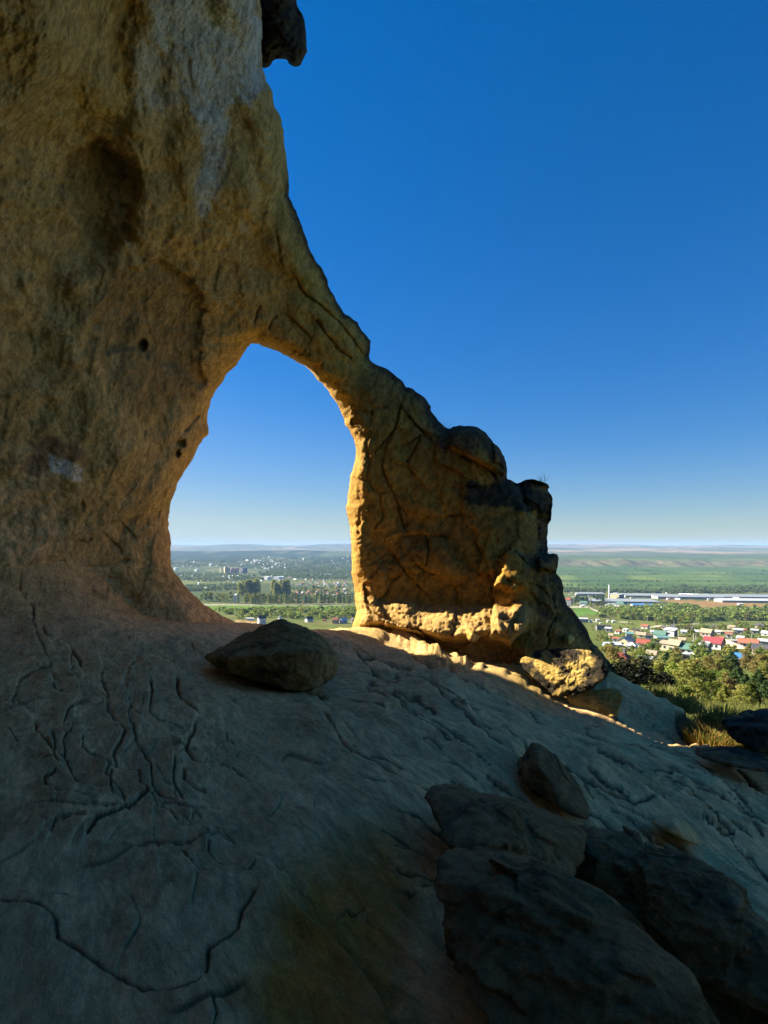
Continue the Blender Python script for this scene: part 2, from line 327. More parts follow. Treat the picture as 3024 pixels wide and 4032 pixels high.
# broad, middle and fine relief of the weathered sandstone
inframe = (q[:, 0] > -200) & (q[:, 1] > -200)
rel = .24 * fbm(base / 2.3, 3, 1) + .085 * fbm(base * (1.5, 1.5, 1.1), 4, 11)
n_f = np.zeros(len(q)); bi = base[inframe]
flow = np.c_[bi[:, 0] * 3.4 + .5 * bi[:, 2], bi[:, 1] * 3.4, bi[:, 2] * 1.6 + bi[:, 0] * .6]
n_f[inframe] = .03 * fbm(flow, 4, 31, .55, True) + .012 * fbm(bi * 9, 3, 41, .6)
sf = bi[:, 0] * .9 - bi[:, 2] * .22 + bi[:, 1] * .4 + .45 * fbm(bi * (.8, .8, .5), 3, 35); sw_ = (sf * 1.7) % 1.; br = sstep(-.05, .25, fbm(bi * 1.1, 3, 37))
n_f[inframe] += .035 * br * (sw_ - sstep(.86, 1, sw_))          # flaked edges
pil = sstep(1350, 1500, q[:, 0])                 # the pillar is blockier
blk = np.zeros(len(q)); ib = pil > 0
wn = base[ib] + .35 * np.c_[fbm(base[ib] * .9, 2, 3), fbm(base[ib] * .9, 2, 4), fbm(base[ib] * .9, 2, 5)]
bv, bg_ = blocks(wn * (.75, .75, .62), 51); bv2, bg2 = blocks(wn * 2.1, 52); jm = sstep(-.1, .2, fbm(wn * .5, 2, 55))
blk[ib] = .40 * bv + .09 * bv2 + .22 * jm * np.exp(-(bg_ / .035) ** 2) + .05 * (1 - jm) * np.exp(-(bg2 / .05) ** 2)
Df += (rel * (1 - .5 * pil) + n_f * 1.25 + .5 * pil * blk) * (.25 + .75 * edge) * np.where(inframe, 1, 1.3)
# shaped features seen in the photograph
def ell(cx, cy, rx, ry, p=2.): return np.clip(1 - ((np.abs(q[:, 0] - cx) / rx) ** p + (np.abs(q[:, 1] - cy) / ry) ** p), 0, 1)
hollow = softmask(q, DP([(150, 330), (215, 300), (270, 335), (300, 385), (285, 450), (290, 500), (250, 550), (215, 555), (185, 500), (160, 450), (135, 400)]), 26, 30, 2)
Df += .24 * hollow
patch2 = softmask(q, DP([(205, 700), (260, 600), (340, 555), (400, 600), (438, 640), (432, 720), (436, 850), (395, 810), (330, 760), (230, 760)]), 16, 22, 3)
Df += .14 * patch2
vault = softmask(q, DP([(0, 250), (120, 200), (250, 330), (260, 560), (120, 640), (0, 560)]), 120, 60, 8); Df += .28 * vault
curtain = softmask(q, DP([(300, -20), (560, -20), (600, 300), (560, 480), (440, 540), (330, 560), (290, 420), (275, 300), (275, 160)]), 55, 34, 5); Df -= .15 * curtain
qw = q.copy(); q = q + 7 * np.c_[fbm(np.c_[q / 14, 0 * q[:, :1]], 2, 5), fbm(np.c_[q / 14, 0 * q[:, :1]], 2, 6)]
Df += .34 * ell(560, 1358, 22, 28) ** .7 + .3 * ell(713, 1746, 20, 19) ** .7 + .3 * ell(700, 1782, 12, 16) ** .5 + .12 * ell(325, 1990, 10, 30); q = qw
groove(q, Df, [Z(0, 1600, .4822, L) for L in ([(0, 1370), (80, 1390), (200, 1420)], [(330, 1330), (440, 1270), (510, 1280)], [(820, 980), (900, 945), (990, 950), (1040, 1000), (1100, 1060)], [(540, 1460), (630, 1450), (740, 1435)], [(730, 1305), (840, 1300), (940, 1280), (1040, 1250)], [(650, 1100), (700, 1105), (740, 1080)], [(900, 1080), (960, 1140), (990, 1180)], [(380, 1540), (460, 1550)], [(800, 1400), (900, 1395)], [(1510, 200), (1580, 120), (1640, 60)], [(1000, 1560), (1120, 1550)], [(200, 1620), (300, 1580), (420, 1590)])], .07, 5, .05, 30)
groove(q, Df, [Z(900, 700, .36166, L) for L in ([(730, 1080), (820, 1260), (900, 1320), (1000, 1390), (1100, 1480), (1200, 1560), (1290, 1680), (1380, 1800), (1450, 1900)], [(960, 1560), (1080, 1720), (1200, 1860), (1330, 1960)], [(660, 1500), (720, 1560), (820, 1660), (900, 1740)], [(540, 650), (560, 800), (570, 900)], [(440, 1640), (470, 1540), (520, 1510)], [(280, 1560), (310, 1440), (340, 1390)])], .09, 5, .06, 30)
PC = [Z(1300, 1600, .66305, L) for L in ([(420, 0), (400, 90), (375, 150), (330, 250), (310, 360), (350, 470), (400, 560), (420, 650), (455, 740)], [(530, 200), (500, 270), (460, 330), (470, 370), (495, 400)], [(580, 655), (700, 650), (800, 650)], [(440, 770), (560, 760), (680, 770)], [(580, 790), (585, 880), (570, 960)], [(380, 880), (430, 960), (480, 1020), (530, 1070)], [(1050, 860), (1010, 940), (980, 1030), (960, 1090)], [(860, 800), (890, 860), (910, 890)], [(770, 290), (870, 330), (950, 380), (985, 430)], [(1235, 660), (1238, 760), (1230, 870), (1290, 880)], [(1160, 640), (1230, 660), (1300, 650)], [(1220, 890), (1230, 960), (1330, 985)], [(470, 60), (540, 140), (560, 150)], [(260, 280), (330, 200), (380, 130)], [(480, 900), (570, 980), (640, 1000)], [(1090, 440), (1110, 500), (1150, 560)], [(1000, 900), (1060, 850), (1120, 870), (1160, 930)], [(480, 210), (560, 160), (600, 200)], [(800, 470), (900, 480), (1000, 450)])]
groove(q, Df, PC, .15, 3.2, .09, 70)
# slab that stands proud low on the right of the pillar, stacked blocks at its right end
Df -= .45 * softmask(q, Z(1900, 1800, .36166, [(250, 1020), (330, 1010), (480, 1100), (500, 1250), (470, 1400), (330, 1440), (120, 1400), (180, 1240)]), 14, 14, 7)
Df += .8 * softmask(q, Z(1900, 1800, .36166, [(340, 290), (480, 240), (740, 300), (770, 470), (740, 640), (720, 1040), (600, 1030), (610, 700), (470, 600), (420, 430)]), 10, 8, 9)
Df -= .35 * softmask(q, Z(1900, 1800, .36166, [(600, 1080), (800, 1060), (840, 1150), (800, 1250), (620, 1230)]), 10, 8, 10)
Df -= .3 * softmask(q, Z(1600, 1500, .36166, [(470, 530), (700, 490), (900, 600), (1100, 900), (1090, 1060), (950, 980), (700, 830), (480, 700)]), 16, 12, 12)
# foot of the pillar: a rough ledge that juts out, undercut below
LEDGE = np.array([(1340, 2390), (1400, 2330), (1455, 2341), (1517, 2360), (1589, 2355), (1636, 2363), (1723, 2374), (1748, 2377), (1824, 2381), (1884, 2376), (1948, 2372), (2002, 2389), (2053, 2369), (2074, 2366), (2140, 2420), (2250, 2480), (2500, 2600)], float)
yl = np.interp(q[:, 0], LEDGE[:, 0], LEDGE[:, 1]) + 5 * fbm(np.c_[q[:, 0] / 30, np.zeros((len(q), 2))], 3, 61)
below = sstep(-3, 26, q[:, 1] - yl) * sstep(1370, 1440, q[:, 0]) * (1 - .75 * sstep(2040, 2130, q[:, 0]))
und = sstep(0, 50, q[:, 1] - np.interp(q[:, 0], [1300, 1452, 1502, 1560, 1640, 1760, 1900, 1960, 2010, 2080, 2400], [2457, 2447, 2438, 2450, 2466, 2505, 2486, 2500, 2520, 2440, 2520]))
rampd = np.clip((q[:, 1] - yl) / 95, 0, 1.15); Df -= below * (.10 + np.interp(q[:, 0], [1450, 1600, 1800, 2000], [.2, .63, .75, .60]) * rampd ** .85) * (1 - und * .75); Df += .32 * und * sstep(1380, 1460, q[:, 0]) * (1 - sstep(2000, 2100, q[:, 0]))
nose = softmask(q, Z(1800, 2300, .42194, [(345, 215), (420, 225), (560, 165), (640, 160), (560, 260), (510, 330), (480, 430), (420, 440), (370, 380)]), 9, 9, 14); Df -= .14 * nose
rough = below * edge
if rough.any():
    k = rough > 0; rb = base[k]
    bw_, bwg = blocks(rb * (2.2, 2.2, 3.4) + .3 * fbm(rb * 3, 2, 76)[:, None], 71); bw2, _ = blocks(rb * 7., 72)
    Df[k] += rough[k] * (.035 * bw_ + .014 * bw2 + .03 * np.exp(-(bwg / .05) ** 2) + .022 * fbm(rb * (3, 4.5, 6), 4, 71, .65, True) + .03 * fbm(rb * (8, 11, 15), 3, 73, .7, True))
hr_r = np.exp(-(d_hr / 55) ** 2) * edge; k = hr_r > .02
Df[k] += hr_r[k] * (.14 * blocks(base[k] * (3.2, 3.2, 2.4), 81)[0] + .05 * fbm(base[k] * 5, 3, 81, .6, True) + .05 * fbm(base[k] * 14, 2, 83))
# thickness behind
Hb = 1.7 + 6.6 * (1 - sstep(420, 760, q[:, 0])) ; Rb = 150.
Db = np.maximum(Df + .03, D0 + .6 + Hb * prof(dmin / Rb))
cut = (10.93 - .12 * np.abs(fbm(base * .8, 3, 95))) / (.5 * (q[:, 0] - CX) / F + .866); Db = np.where(q[:, 0] < 1150, np.minimum(Db, np.maximum(cut, Df + .3)), Db)
onb = ~qi
Vf = ray(q[:, 0], q[:, 1], Df); Vb = ray(q[:, 0], q[:, 1], Db)
# ---- stains and crusts with shapes of their own, and the pillar foot brightened by colour
grey = softmask(q, Z(0, 1600, .4822, [(-900, 560), (60, 560), (180, 480), (640, 560), (600, 760), (560, 900), (620, 1100), (900, 1300), (1150, 1500), (1400, 1560), (1700, 1640), (2300, 1720), (2300, 2600), (-900, 2600)]), 60, 60, 21) * (q[:, 0] < 1250)
grey = np.maximum(grey, .5 * (1 - sstep(900, 1300, q[:, 0])))
grey = np.maximum(grey, .38 * below)  # paler pillar foot: bleached stone, with sunlit brightness added in colour
grey = np.maximum(grey, .55 * softmask(q, DP([(-60, 420), (60, 430), (90, 560), (60, 700), (-60, 740)]), 40, 40, 22))
pale = softmask(q, DP([(320, -40), (545, -40), (572, 100), (575, 190), (540, 225), (505, 215), (490, 300), (478, 390), (440, 465), (415, 440), (440, 350), (430, 270), (395, 170), (340, 80)]), 22, 34, 23)
pale = np.maximum(pale, .6 * softmask(q, DP([(275, 110), (330, 60), (400, 180), (380, 260), (300, 230)]), 30, 30, 24))
pale = np.maximum(pale, .5 * softmask(q, Z(900, 700, .36166, [(120, 480), (250, 470), (230, 620), (140, 600)]), 10, 10, 25)) * 1.
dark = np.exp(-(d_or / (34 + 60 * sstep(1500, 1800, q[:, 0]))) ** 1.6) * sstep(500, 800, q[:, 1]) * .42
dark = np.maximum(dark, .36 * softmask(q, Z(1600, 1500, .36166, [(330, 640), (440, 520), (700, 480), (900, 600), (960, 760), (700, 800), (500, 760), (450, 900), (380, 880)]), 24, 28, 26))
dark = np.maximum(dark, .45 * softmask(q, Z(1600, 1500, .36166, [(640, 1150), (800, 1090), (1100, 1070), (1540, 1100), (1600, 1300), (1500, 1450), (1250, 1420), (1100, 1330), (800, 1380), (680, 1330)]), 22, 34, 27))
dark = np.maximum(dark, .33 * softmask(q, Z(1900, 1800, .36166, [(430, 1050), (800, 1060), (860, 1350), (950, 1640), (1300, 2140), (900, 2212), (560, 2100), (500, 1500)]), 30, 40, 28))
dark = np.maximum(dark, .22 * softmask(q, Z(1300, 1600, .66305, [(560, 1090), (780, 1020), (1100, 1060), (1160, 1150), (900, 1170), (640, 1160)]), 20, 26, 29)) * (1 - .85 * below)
stain = np.maximum(hollow * .5, patch2 * .55)
stain = np.maximum(stain, .55 * softmask(q, DP([(210, 560), (330, 540), (430, 620), (420, 860), (300, 900), (200, 760)]), 50, 50, 33))
stain = np.maximum(stain, .4 * pil * (1 - below) * sstep(.05, .4, fbm(base * .8, 3, 91) + .25))
red = softmask(q, Z(0, 1600, .4822, [(180, 520), (320, 240), (430, 260), (740, 360), (690, 490), (410, 400), (380, 500), (300, 560)]), 14, 22, 34)
paint = softmask(q, [(195, 1790), (328, 1840), (316, 1902), (195, 1852)], 5, 7, 35)
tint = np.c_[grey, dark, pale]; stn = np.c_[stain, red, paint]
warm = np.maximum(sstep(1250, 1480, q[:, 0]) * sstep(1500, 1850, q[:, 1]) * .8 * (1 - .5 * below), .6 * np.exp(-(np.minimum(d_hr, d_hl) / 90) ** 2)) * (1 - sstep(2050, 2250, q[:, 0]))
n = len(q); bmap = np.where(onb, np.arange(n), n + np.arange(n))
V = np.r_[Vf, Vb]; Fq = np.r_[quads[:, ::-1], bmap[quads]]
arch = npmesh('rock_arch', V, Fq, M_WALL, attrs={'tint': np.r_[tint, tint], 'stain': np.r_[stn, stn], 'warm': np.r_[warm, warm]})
tag(arch, 'ochre sandstone cave wall with a round opening, its arch ending in a blocky weathered pillar', 'rock arch')

# overhang block hanging past the top of the wall
OV = Z(900, 0, .36166, [(250, -500), (600, -500), (690, -200), (735, 0), (760, 85), (800, 140), (830, 240), (848, 380), (850, 470), (855, 560), (820, 630), (785, 718), (710, 722), (660, 690), (630, 650), (580, 635), (520, 640), (485, 665), (470, 700), (430, 735), (385, 745), (330, 720), (250, 600)])
def slab(name, poly, Dfun, front, back, mat, parent=None, step=6, seed=0, rough=.08, attrs=None):
    """a lump of stone of real thickness bounded by an outline"""
    poly = densify(list(poly) + [poly[0]], 8, 2., seed)[:-1]; P = np.array(poly)
    gx = np.arange(P[:, 0].min() - step, P[:, 0].max() + 2 * step, step); gy = np.arange(P[:, 1].min() - step, P[:, 1].max() + 2 * step, step)
    X, Y = np.meshgrid(gx, gy); q = np.c_[X.ravel(), Y.ravel()]; ins = inside(q, poly); ix = np.arange(len(q)).reshape(X.shape)
    qd = np.stack([ix[:-1, :-1], ix[:-1, 1:], ix[1:, 1:], ix[1:, :-1]], -1).reshape(-1, 4); qd = qd[ins[qd].any(1)]
    us = np.unique(qd); rm = -np.ones(len(q), int); rm[us] = np.arange(len(us)); qd = rm[qd]; q = q[us]; qi = ins[us]
    d, _, near = seg_dist(q, poly, closed=True); q = np.where(qi[:, None], q, near); d = np.where(qi, d, 0)
    D0 = Dfun(q); b = ray(q[:, 0], q[:, 1], D0); R = d.max()
    p = prof(d / R); nz = rough * (fbm(b * 1.6, 4, seed) * 1.6 + fbm(b * 4, 3, seed + 3, .6, True)) * sstep(0, 12, d)
    Df = D0 + front * (1 - p) + nz; Db = np.maximum(Df + .02, D0 + front + back * p); n = len(q); bm_ = np.where(~qi, np.arange(n), n + np.arange(n))
    V = np.r_[ray(q[:, 0], q[:, 1], Df), ray(q[:, 0], q[:, 1], Db)]
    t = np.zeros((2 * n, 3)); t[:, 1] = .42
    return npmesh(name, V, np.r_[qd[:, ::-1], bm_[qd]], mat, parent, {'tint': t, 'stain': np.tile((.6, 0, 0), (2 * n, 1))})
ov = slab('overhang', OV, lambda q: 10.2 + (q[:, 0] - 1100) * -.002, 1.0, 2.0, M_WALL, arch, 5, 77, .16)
# unseen rock shell around the camera, added to keep skylight off the foreground
us_ = np.linspace(0, 1, 44); vs_ = np.linspace(0, 1, 40)
prf = np.array([(-9.5, -3.5), (-9.6, 0), (-9.5, 3.5), (-9.0, 6.5), (-8.2, 8.5), (-7.2, 9.8), (-6.2, 10.6), (-5.2, 10.9)])
tt = np.linspace(0, 1, len(prf)); rx = np.interp(vs_, tt, prf[:, 0]); rz = np.interp(vs_, tt, prf[:, 1])
UU, VV = np.meshgrid(us_, np.arange(len(vs_)), indexing='ij')
y = 5.0 - 8.5 * UU; cl = sstep(.45, 1., UU)
xx = rx[VV] * (1 - .1 * cl); zz = rz[VV] * (1 - .6 * cl) - 2.0 * cl * cl
roofV = np.stack([xx, y, zz], -1).reshape(-1, 3); nn = .5 * fbm(roofV / 2.2, 4, 101); roofV[:, 2] += nn; roofV[:, 0] += nn * .6
ctr = np.array([0, 0, 0.]); outw = roofV - ctr; outw /= np.linalg.norm(outw, axis=1)[:, None]; outer = roofV + outw * 3.5
ni, nj = UU.shape; ii = np.arange(ni * nj).reshape(ni, nj); qd = np.stack([ii[:-1, :-1], ii[1:, :-1], ii[1:, 1:], ii[:-1, 1:]], -1).reshape(-1, 4)
rim = np.concatenate([ii[0, :], ii[1:, -1], ii[-1, -2::-1], ii[-2:0:-1, 0]]); rn = np.roll(rim, -1); N_ = ni * nj
sidef = np.stack([rim, rn, rn + N_, rim + N_], -1)
tz = np.zeros((2 * N_, 3)); tz[:, 0] = .2
npmesh('roof_sky_blocker', np.r_[roofV, outer], np.r_[qd, qd[:, ::-1] + N_, sidef], M_WALL, arch, {'tint': tz, 'stain': tz * 0})

# unseen slab behind the camera, added so rock facing it sees less sky
bx = np.linspace(-9, 6.5, 60); bz = np.linspace(-4.5, 5.5, 40); BX, BZ = np.meshgrid(bx, bz); pw = np.c_[BX.ravel(), np.full(BX.size, -3.2) + .12 * BX.ravel(), BZ.ravel()]
pw[:, 1] += .8 * fbm(pw / 2.4, 4, 191) - .03 * (BZ.ravel() - 2) ** 2; pw[:, 2] += .9 * fbm(np.c_[BX.ravel() / 2., 0 * BX.ravel(), 0 * BX.ravel()], 3, 193) * (BZ.ravel() > 3)
bk = pw + (0, -2.5, 0); nj, ni = BX.shape; ii = np.arange(ni * nj).reshape(nj, ni); qd = np.stack([ii[:-1, :-1], ii[1:, :-1], ii[1:, 1:], ii[:-1, 1:]], -1).reshape(-1, 4)
rim = np.concatenate([ii[0, :], ii[1:, -1], ii[-1, -2::-1], ii[-2:0:-1, 0]]); rn = np.roll(rim, -1); N_ = ni * nj; tz = np.zeros((2 * N_, 3)); tz[:, 1] = .1
npmesh('rear_sky_blocker', np.r_[pw, bk], np.r_[qd[:, ::-1], qd + N_, np.stack([rim, rn, rn + N_, rim + N_], -1)[:, ::-1]], M_WALL, arch, {'tint': tz, 'stain': tz * 0})
# ------------------------------------------------------------------ rock floor
FP = []
def fp(X, Y, D):                                # display-sized photo pixel and a forward distance -> floor point
    X *= 1.8228; Y *= 1.8228; FP.append(((X - CX) / F * D, D, -(Y - HY) / F * D))
for a in [(830, 2212, 1.75), (0, 2212, 1.8), (400, 1900, 2.75), (0, 1700, 3.6), (0, 1450, 6.0), (200, 1350, 9.0), (420, 1352, 11.6), (540, 1348, 13.6), (640, 1352, 13.9), (760, 1353, 14.0), (830, 1356, 13.8), (600, 1490, 6.9), (830, 1600, 4.9), (830, 1800, 3.3),
          (690, 1357, 13.7), (870, 1392, 12.69), (980, 1415, 12.0), (1080, 1442, 11.45), (1220, 1510, 10.75), (1330, 1545, 10.26), (1420, 1595, 9.89), (1500, 1612, 9.58), (1590, 1615, 9.26),
          (1100, 1650, 5.2), (1300, 1800, 4.5), (1659, 2000, 3.9), (1659, 1700, 7.2), (1659, 1850, 5.2), (1500, 1700, 6.3), (1400, 1700, 5.9), (1659, 2212, 3.1), (1200, 2100, 2.55), (1450, 2200, 2.7), (200, 1900, 2.7), (1800, 1900, 4.9),
          (940, 1375, 13.4), (1030, 1395, 12.9), (1180, 1440, 12.3), (1300, 1450, 12.6), (1372, 1478, 11.9), (1445, 1512, 11.4), (1400, 1545, 10.7), (1540, 1600, 9.9), (1560, 1590, 10.4)]: fp(*a)
FP += [(-8, 16.5, -3.2), (-3.2, 15.2, -2.7), (-.5, 15.2, -2.9), (1.5, 15, -3.4), (-2, 17.5, -6.0), (1, 17.5, -6.6), (4.2, 14.2, -4.6), (6.4, 13.6, -5.4), (8.4, 12.5, -5.9), (8.2, 10.4, -4.6), (9.5, 8, -4.9), (9, 5, -4.6), (9, 2, -4.3), (5, 1, -3.0), (0, 0, -1.55), (-4, 1, -1.5), (-8, 3, -1.3), (-10, 8, -1.2), (0, -4, -1.5), (-8, -4, -1.3), (6, -4, -3), (10, -4, -4.5), (10, 17, -8.0), (5, 17.5, -7.8), (-9.5, 12, -1.2), (-6.5, 11.5, -1.5)]
FP = np.array(FP); f_tps = TPS(FP[:, :2] / 5, FP[:, 2], 4e-3)
cX = np.concatenate([np.arange(-9000, -60, 160), np.arange(-60, 3100, 5.5), np.arange(3100, 6200, 90)])
rY = np.concatenate([np.array([30000, 20000, 14000, 10500, 8400, 7200, 6400, 5800, 5300, 4900, 4600, 4400, 4250]), np.arange(4180, 2420, -5.5), np.arange(2420, 2356, -2.2)])
rD = 1.62 * F / (rY - HY); rD = np.where(rD > 6, 6 + (rD - 6) * 1.04, rD)
CXg, RDg = np.meshgrid(cX, rD); q = np.stack([(CXg - CX) / F * RDg, RDg], -1).reshape(-1, 2)
zf = f_tps(q / 5)
# fillet where the floor sweeps up into the cave wall
Xw = np.clip(CXg.ravel(), -5000, 1000); wallD = np.exp(tps(np.c_[Xw, np.full(len(Xw), 2330.)] / 1000))
gap = wallD - q[:, 1]; lft = 1 - sstep(250, 640, CXg.ravel())
zf += 1.0 * np.exp(-np.clip(gap, -.3, 9) / .7) * lft
pS = np.c_[q, zf]; px = proj(pS)
q3 = np.c_[q, np.zeros(len(q))]
# broad swells, then layered streaks that run down to the right
zf += .10 * fbm(q3 / 2.2, 3, 111) + .022 * fbm(q3 / .8, 3, 113)
ca, sa = math.cos(math.radians(-57)), math.sin(math.radians(-57))
al, ac = q[:, 0] * ca + q[:, 1] * sa, -q[:, 0] * sa + q[:, 1] * ca          # along and across the bedding
bend = .35 * fbm(q3 / 1.6, 2, 117)
rw = sstep(1250, 1700, px[:, 0] + (px[:, 1] - 2600) * .3)                      # right part: streaky ledges
st = fbm(np.c_[al * .55, (ac + bend) * 2.4, np.zeros(len(q))], 4, 121, .6)
saw = ((ac + bend * 1.3 + .5 * fbm(np.c_[al * .4, ac * .8, np.zeros(len(q))], 2, 123)) * 1.15) % 1.
sawm = rw * sstep(.9, .97, saw) * (1 - sstep(.985, 1., saw)) * sstep(-.1, .2, st); crk0 = sawm
zf += rw * (.030 * st + .10 * (saw - sstep(.88, 1, saw) * 1.0) - .03)
zf += .009 * fbm(q3 * 3.5, 3, 131, .6) + (1 - rw) * .02 * fbm(q3 * (1.6, 1.1, 1) + bend[:, None], 3, 133, .6, True)
# bedding laid bare on the left: broken, curving stepped edges
lf = 1 - rw; wq = q3 + .55 * np.c_[fbm(q3 / 1.3, 3, 171), fbm(q3 / 1.3, 3, 172), 0 * q[:, 0]]
f1 = (wq[:, 0] * .93 + wq[:, 1] * .36) * 3.0; t1 = f1 % 1.; on1 = sstep(-.02, .22, fbm(q3 / (.55, 1.1, 1), 3, 173)) * lf
f2 = (wq[:, 0] * .55 - wq[:, 1] * .83) * 1.35 + 3; t2 = f2 % 1.; on2 = sstep(.08, .3, fbm(q3 / .8, 3, 174)) * lf
zf += .016 * on1 * (t1 - sstep(.93, 1, t1)) + .014 * on2 * (t2 - sstep(.95, 1, t2)) + lf * .012 * fbm(q3 * 2.4, 4, 175, .55, True)
autoc = np.maximum(on1 * np.exp(-((t1 - .975) / .022) ** 2), on2 * np.exp(-((t2 - .98) / .018) ** 2)) * .62; zf -= .012 * autoc
CR = [Z(0, 2300, .9042, L) for L in (
 [(445, 390), (440, 450), (465, 510), (470, 590), (520, 660), (545, 700), (515, 740), (490, 790), (510, 840), (560, 860), (605, 880), (615, 930), (670, 970), (685, 1030), (745, 1050), (770, 1095)],
 [(150, 650), (160, 700), (210, 760), (250, 830)], [(320, 620), (310, 690), (275, 730), (280, 790), (310, 880), (350, 930), (440, 950)], [(360, 710), (360, 770), (420, 810), (490, 845)],
 [(240, 870), (190, 900), (200, 935), (260, 970), (340, 990), (420, 990)], [(240, 990), (250, 1025), (300, 1030), (375, 1027)], [(660, 460), (655, 540), (650, 600), (700, 640), (790, 670)],
 [(770, 440), (770, 490), (790, 540), (860, 590)], [(830, 440), (860, 480), (920, 510)], [(760, 800), (755, 860), (755, 910), (790, 960), (820, 1000), (870, 1040), (890, 1085), (960, 1120), (1020, 1180), (1090, 1220), (1160, 1255)],
 [(800, 830), (800, 880), (850, 915), (890, 920)], [(1030, 980), (1100, 1030), (1180, 1060), (1240, 1095), (1320, 1120)], [(910, 1200), (905, 1240), (950, 1280), (1030, 1300), (1105, 1320)], [(785, 1230), (830, 1280), (850, 1310), (920, 1320)],
 [(665, 1090), (670, 1170), (690, 1210), (690, 1260)], [(0, 670), (40, 700), (75, 750)], [(230, 460), (245, 490), (290, 510)], [(580, 360), (570, 390), (640, 410)], [(485, 870), (480, 940), (500, 980)], [(640, 960), (560, 1010), (500, 1050), (420, 1080), (380, 1140)],
 [(370, 1080), (300, 1085), (240, 1100), (220, 1140)], [(920, 1780), (940, 1850), (930, 1916)], [(800, 740), (850, 790), (890, 810)], [(980, 650), (985, 690), (1060, 730)], [(190, 370), (230, 400), (235, 430)], [(300, 290), (340, 330), (350, 360)], [(840, 1040), (835, 1090), (890, 1100)], [(490, 1190), (570, 1210)], [(700, 340), (750, 360)], [(30, 415), (80, 430), (145, 455)], [(850, 640), (835, 690), (810, 740)], [(220, 1385), (290, 1390)], [(760, 260), (830, 270), (850, 300)], [(180, 200), (200, 240)], [(0, 540), (60, 560)], [(640, 370), (655, 430)], [(700, 1010), (720, 1040)], [(950, 800), (1010, 810), (1070, 850)], [(560, 530), (570, 570), (610, 620)])]
def resamp(L, n):
    L = np.array(L, float); s = np.r_[0, np.cumsum(np.hypot(*np.diff(L, axis=0).T))]; t = np.linspace(0, s[-1], n); return np.c_[np.interp(t, s, L[:, 0]), np.interp(t, s, L[:, 1])]
ca_1, ca_2 = resamp(CR[0], 14), resamp(CR[9], 14); rj = np.random.default_rng(77); CRF = []
for t in (-1.1, -.55, .38, .72, 1.5, 2.1):          # more flakes edges following the same sweep
    a0 = rj.integers(0, 4); a1 = a0 + rj.integers(8, 11); q_ = (1 - t) * ca_1 + t * ca_2 + rj.normal(0, 9, (14, 2)); CRF.append([tuple(p_) for p_ in q_[a0:a1]])
    if a1 < 11: CRF.append([tuple(p_ + (rj.normal() * 6, 8)) for p_ in q_[a1:14]])
CR2 = [Z(0, 2300, .9042, [(0, 1420), (150, 1430), (240, 1490), (250, 1550), (380, 1620), (480, 1680), (560, 1720), (620, 1745), (760, 1750), (850, 1740), (900, 1690), (910, 1600), (990, 1550), (1040, 1510), (1050, 1450), (1110, 1390)])]
CR3 = [Z(1300, 2200, .36166, L) for L in ([(300, 1080), (350, 1150), (390, 1240), (480, 1320), (560, 1390), (640, 1450), (720, 1465), (850, 1400), (940, 1400), (1040, 1430)], [(460, 1060), (510, 1130), (600, 1180), (700, 1210), (800, 1260), (870, 1290)],
  [(380, 1450), (430, 1510), (500, 1550), (570, 1600), (640, 1650), (800, 1720), (900, 1810), (1000, 1890), (1100, 1960), (1200, 2030), (1270, 2100), (1400, 2140), (1600, 2230)], [(1010, 1520), (1120, 1560), (1250, 1600), (1350, 1650), (1500, 1700)],
  [(1010, 1275), (1100, 1310), (1200, 1335)], [(1300, 1150), (1380, 1260), (1480, 1330), (1600, 1400)], [(870, 1465), (1000, 1490), (1160, 1520)], [(1050, 1340), (1160, 1350), (1280, 1370)], [(1300, 1420), (1400, 1460), (1620, 1480)])]
CR4 = [Z(1500, 2800, .9186, L) for L in ([(60, 0), (150, 70), (280, 140), (380, 210), (440, 250)], [(790, 260), (870, 320), (960, 370), (1050, 410), (1090, 430), (1210, 410)], [(410, 60), (470, 95), (540, 110)], [(880, 130), (960, 180), (1050, 250)], [(1000, 90), (1100, 150)], [(1040, 255), (1150, 290), (1300, 340)], [(1360, 380), (1500, 430), (1620, 470)], [(1180, 580), (1300, 640)], [(1380, 500), (1500, 580), (1600, 680)], [(760, 20), (840, 60), (930, 90)], [(300, 20), (420, 40)])]
CR5 = [DP(L) for L in ([(760, 1395), (830, 1440), (900, 1490), (960, 1540), (1040, 1600), (1110, 1650)], [(800, 1490), (880, 1545), (960, 1590), (1020, 1630)], [(1230, 1690), (1330, 1750), (1420, 1790)], [(1290, 1650), (1400, 1700), (1500, 1750), (1620, 1830)], [(1150, 1530), (1260, 1580), (1380, 1640), (1520, 1720), (1640, 1790)],
  [(1000, 1480), (1090, 1530), (1180, 1590), (1290, 1640)], [(1280, 1560), (1400, 1620), (1540, 1700)], [(1400, 1850), (1500, 1910), (1600, 1990), (1659, 2040)], [(1500, 1830), (1600, 1900), (1659, 1950)], [(1180, 1640), (1240, 1690), (1280, 1740)], [(900, 1430), (1000, 1490), (1100, 1540)], [(1330, 1580), (1450, 1630), (1600, 1700)], [(860, 1400), (960, 1450), (1080, 1500), (1200, 1560)], [(700, 1560), (760, 1640), (850, 1700), (900, 1730)], [(1080, 1590), (1130, 1620), (1150, 1660)], [(1440, 1680), (1560, 1740), (1659, 1800)], [(1350, 1780), (1450, 1830), (1540, 1900), (1640, 2000)], [(680, 1500), (740, 1570), (830, 1640)])]
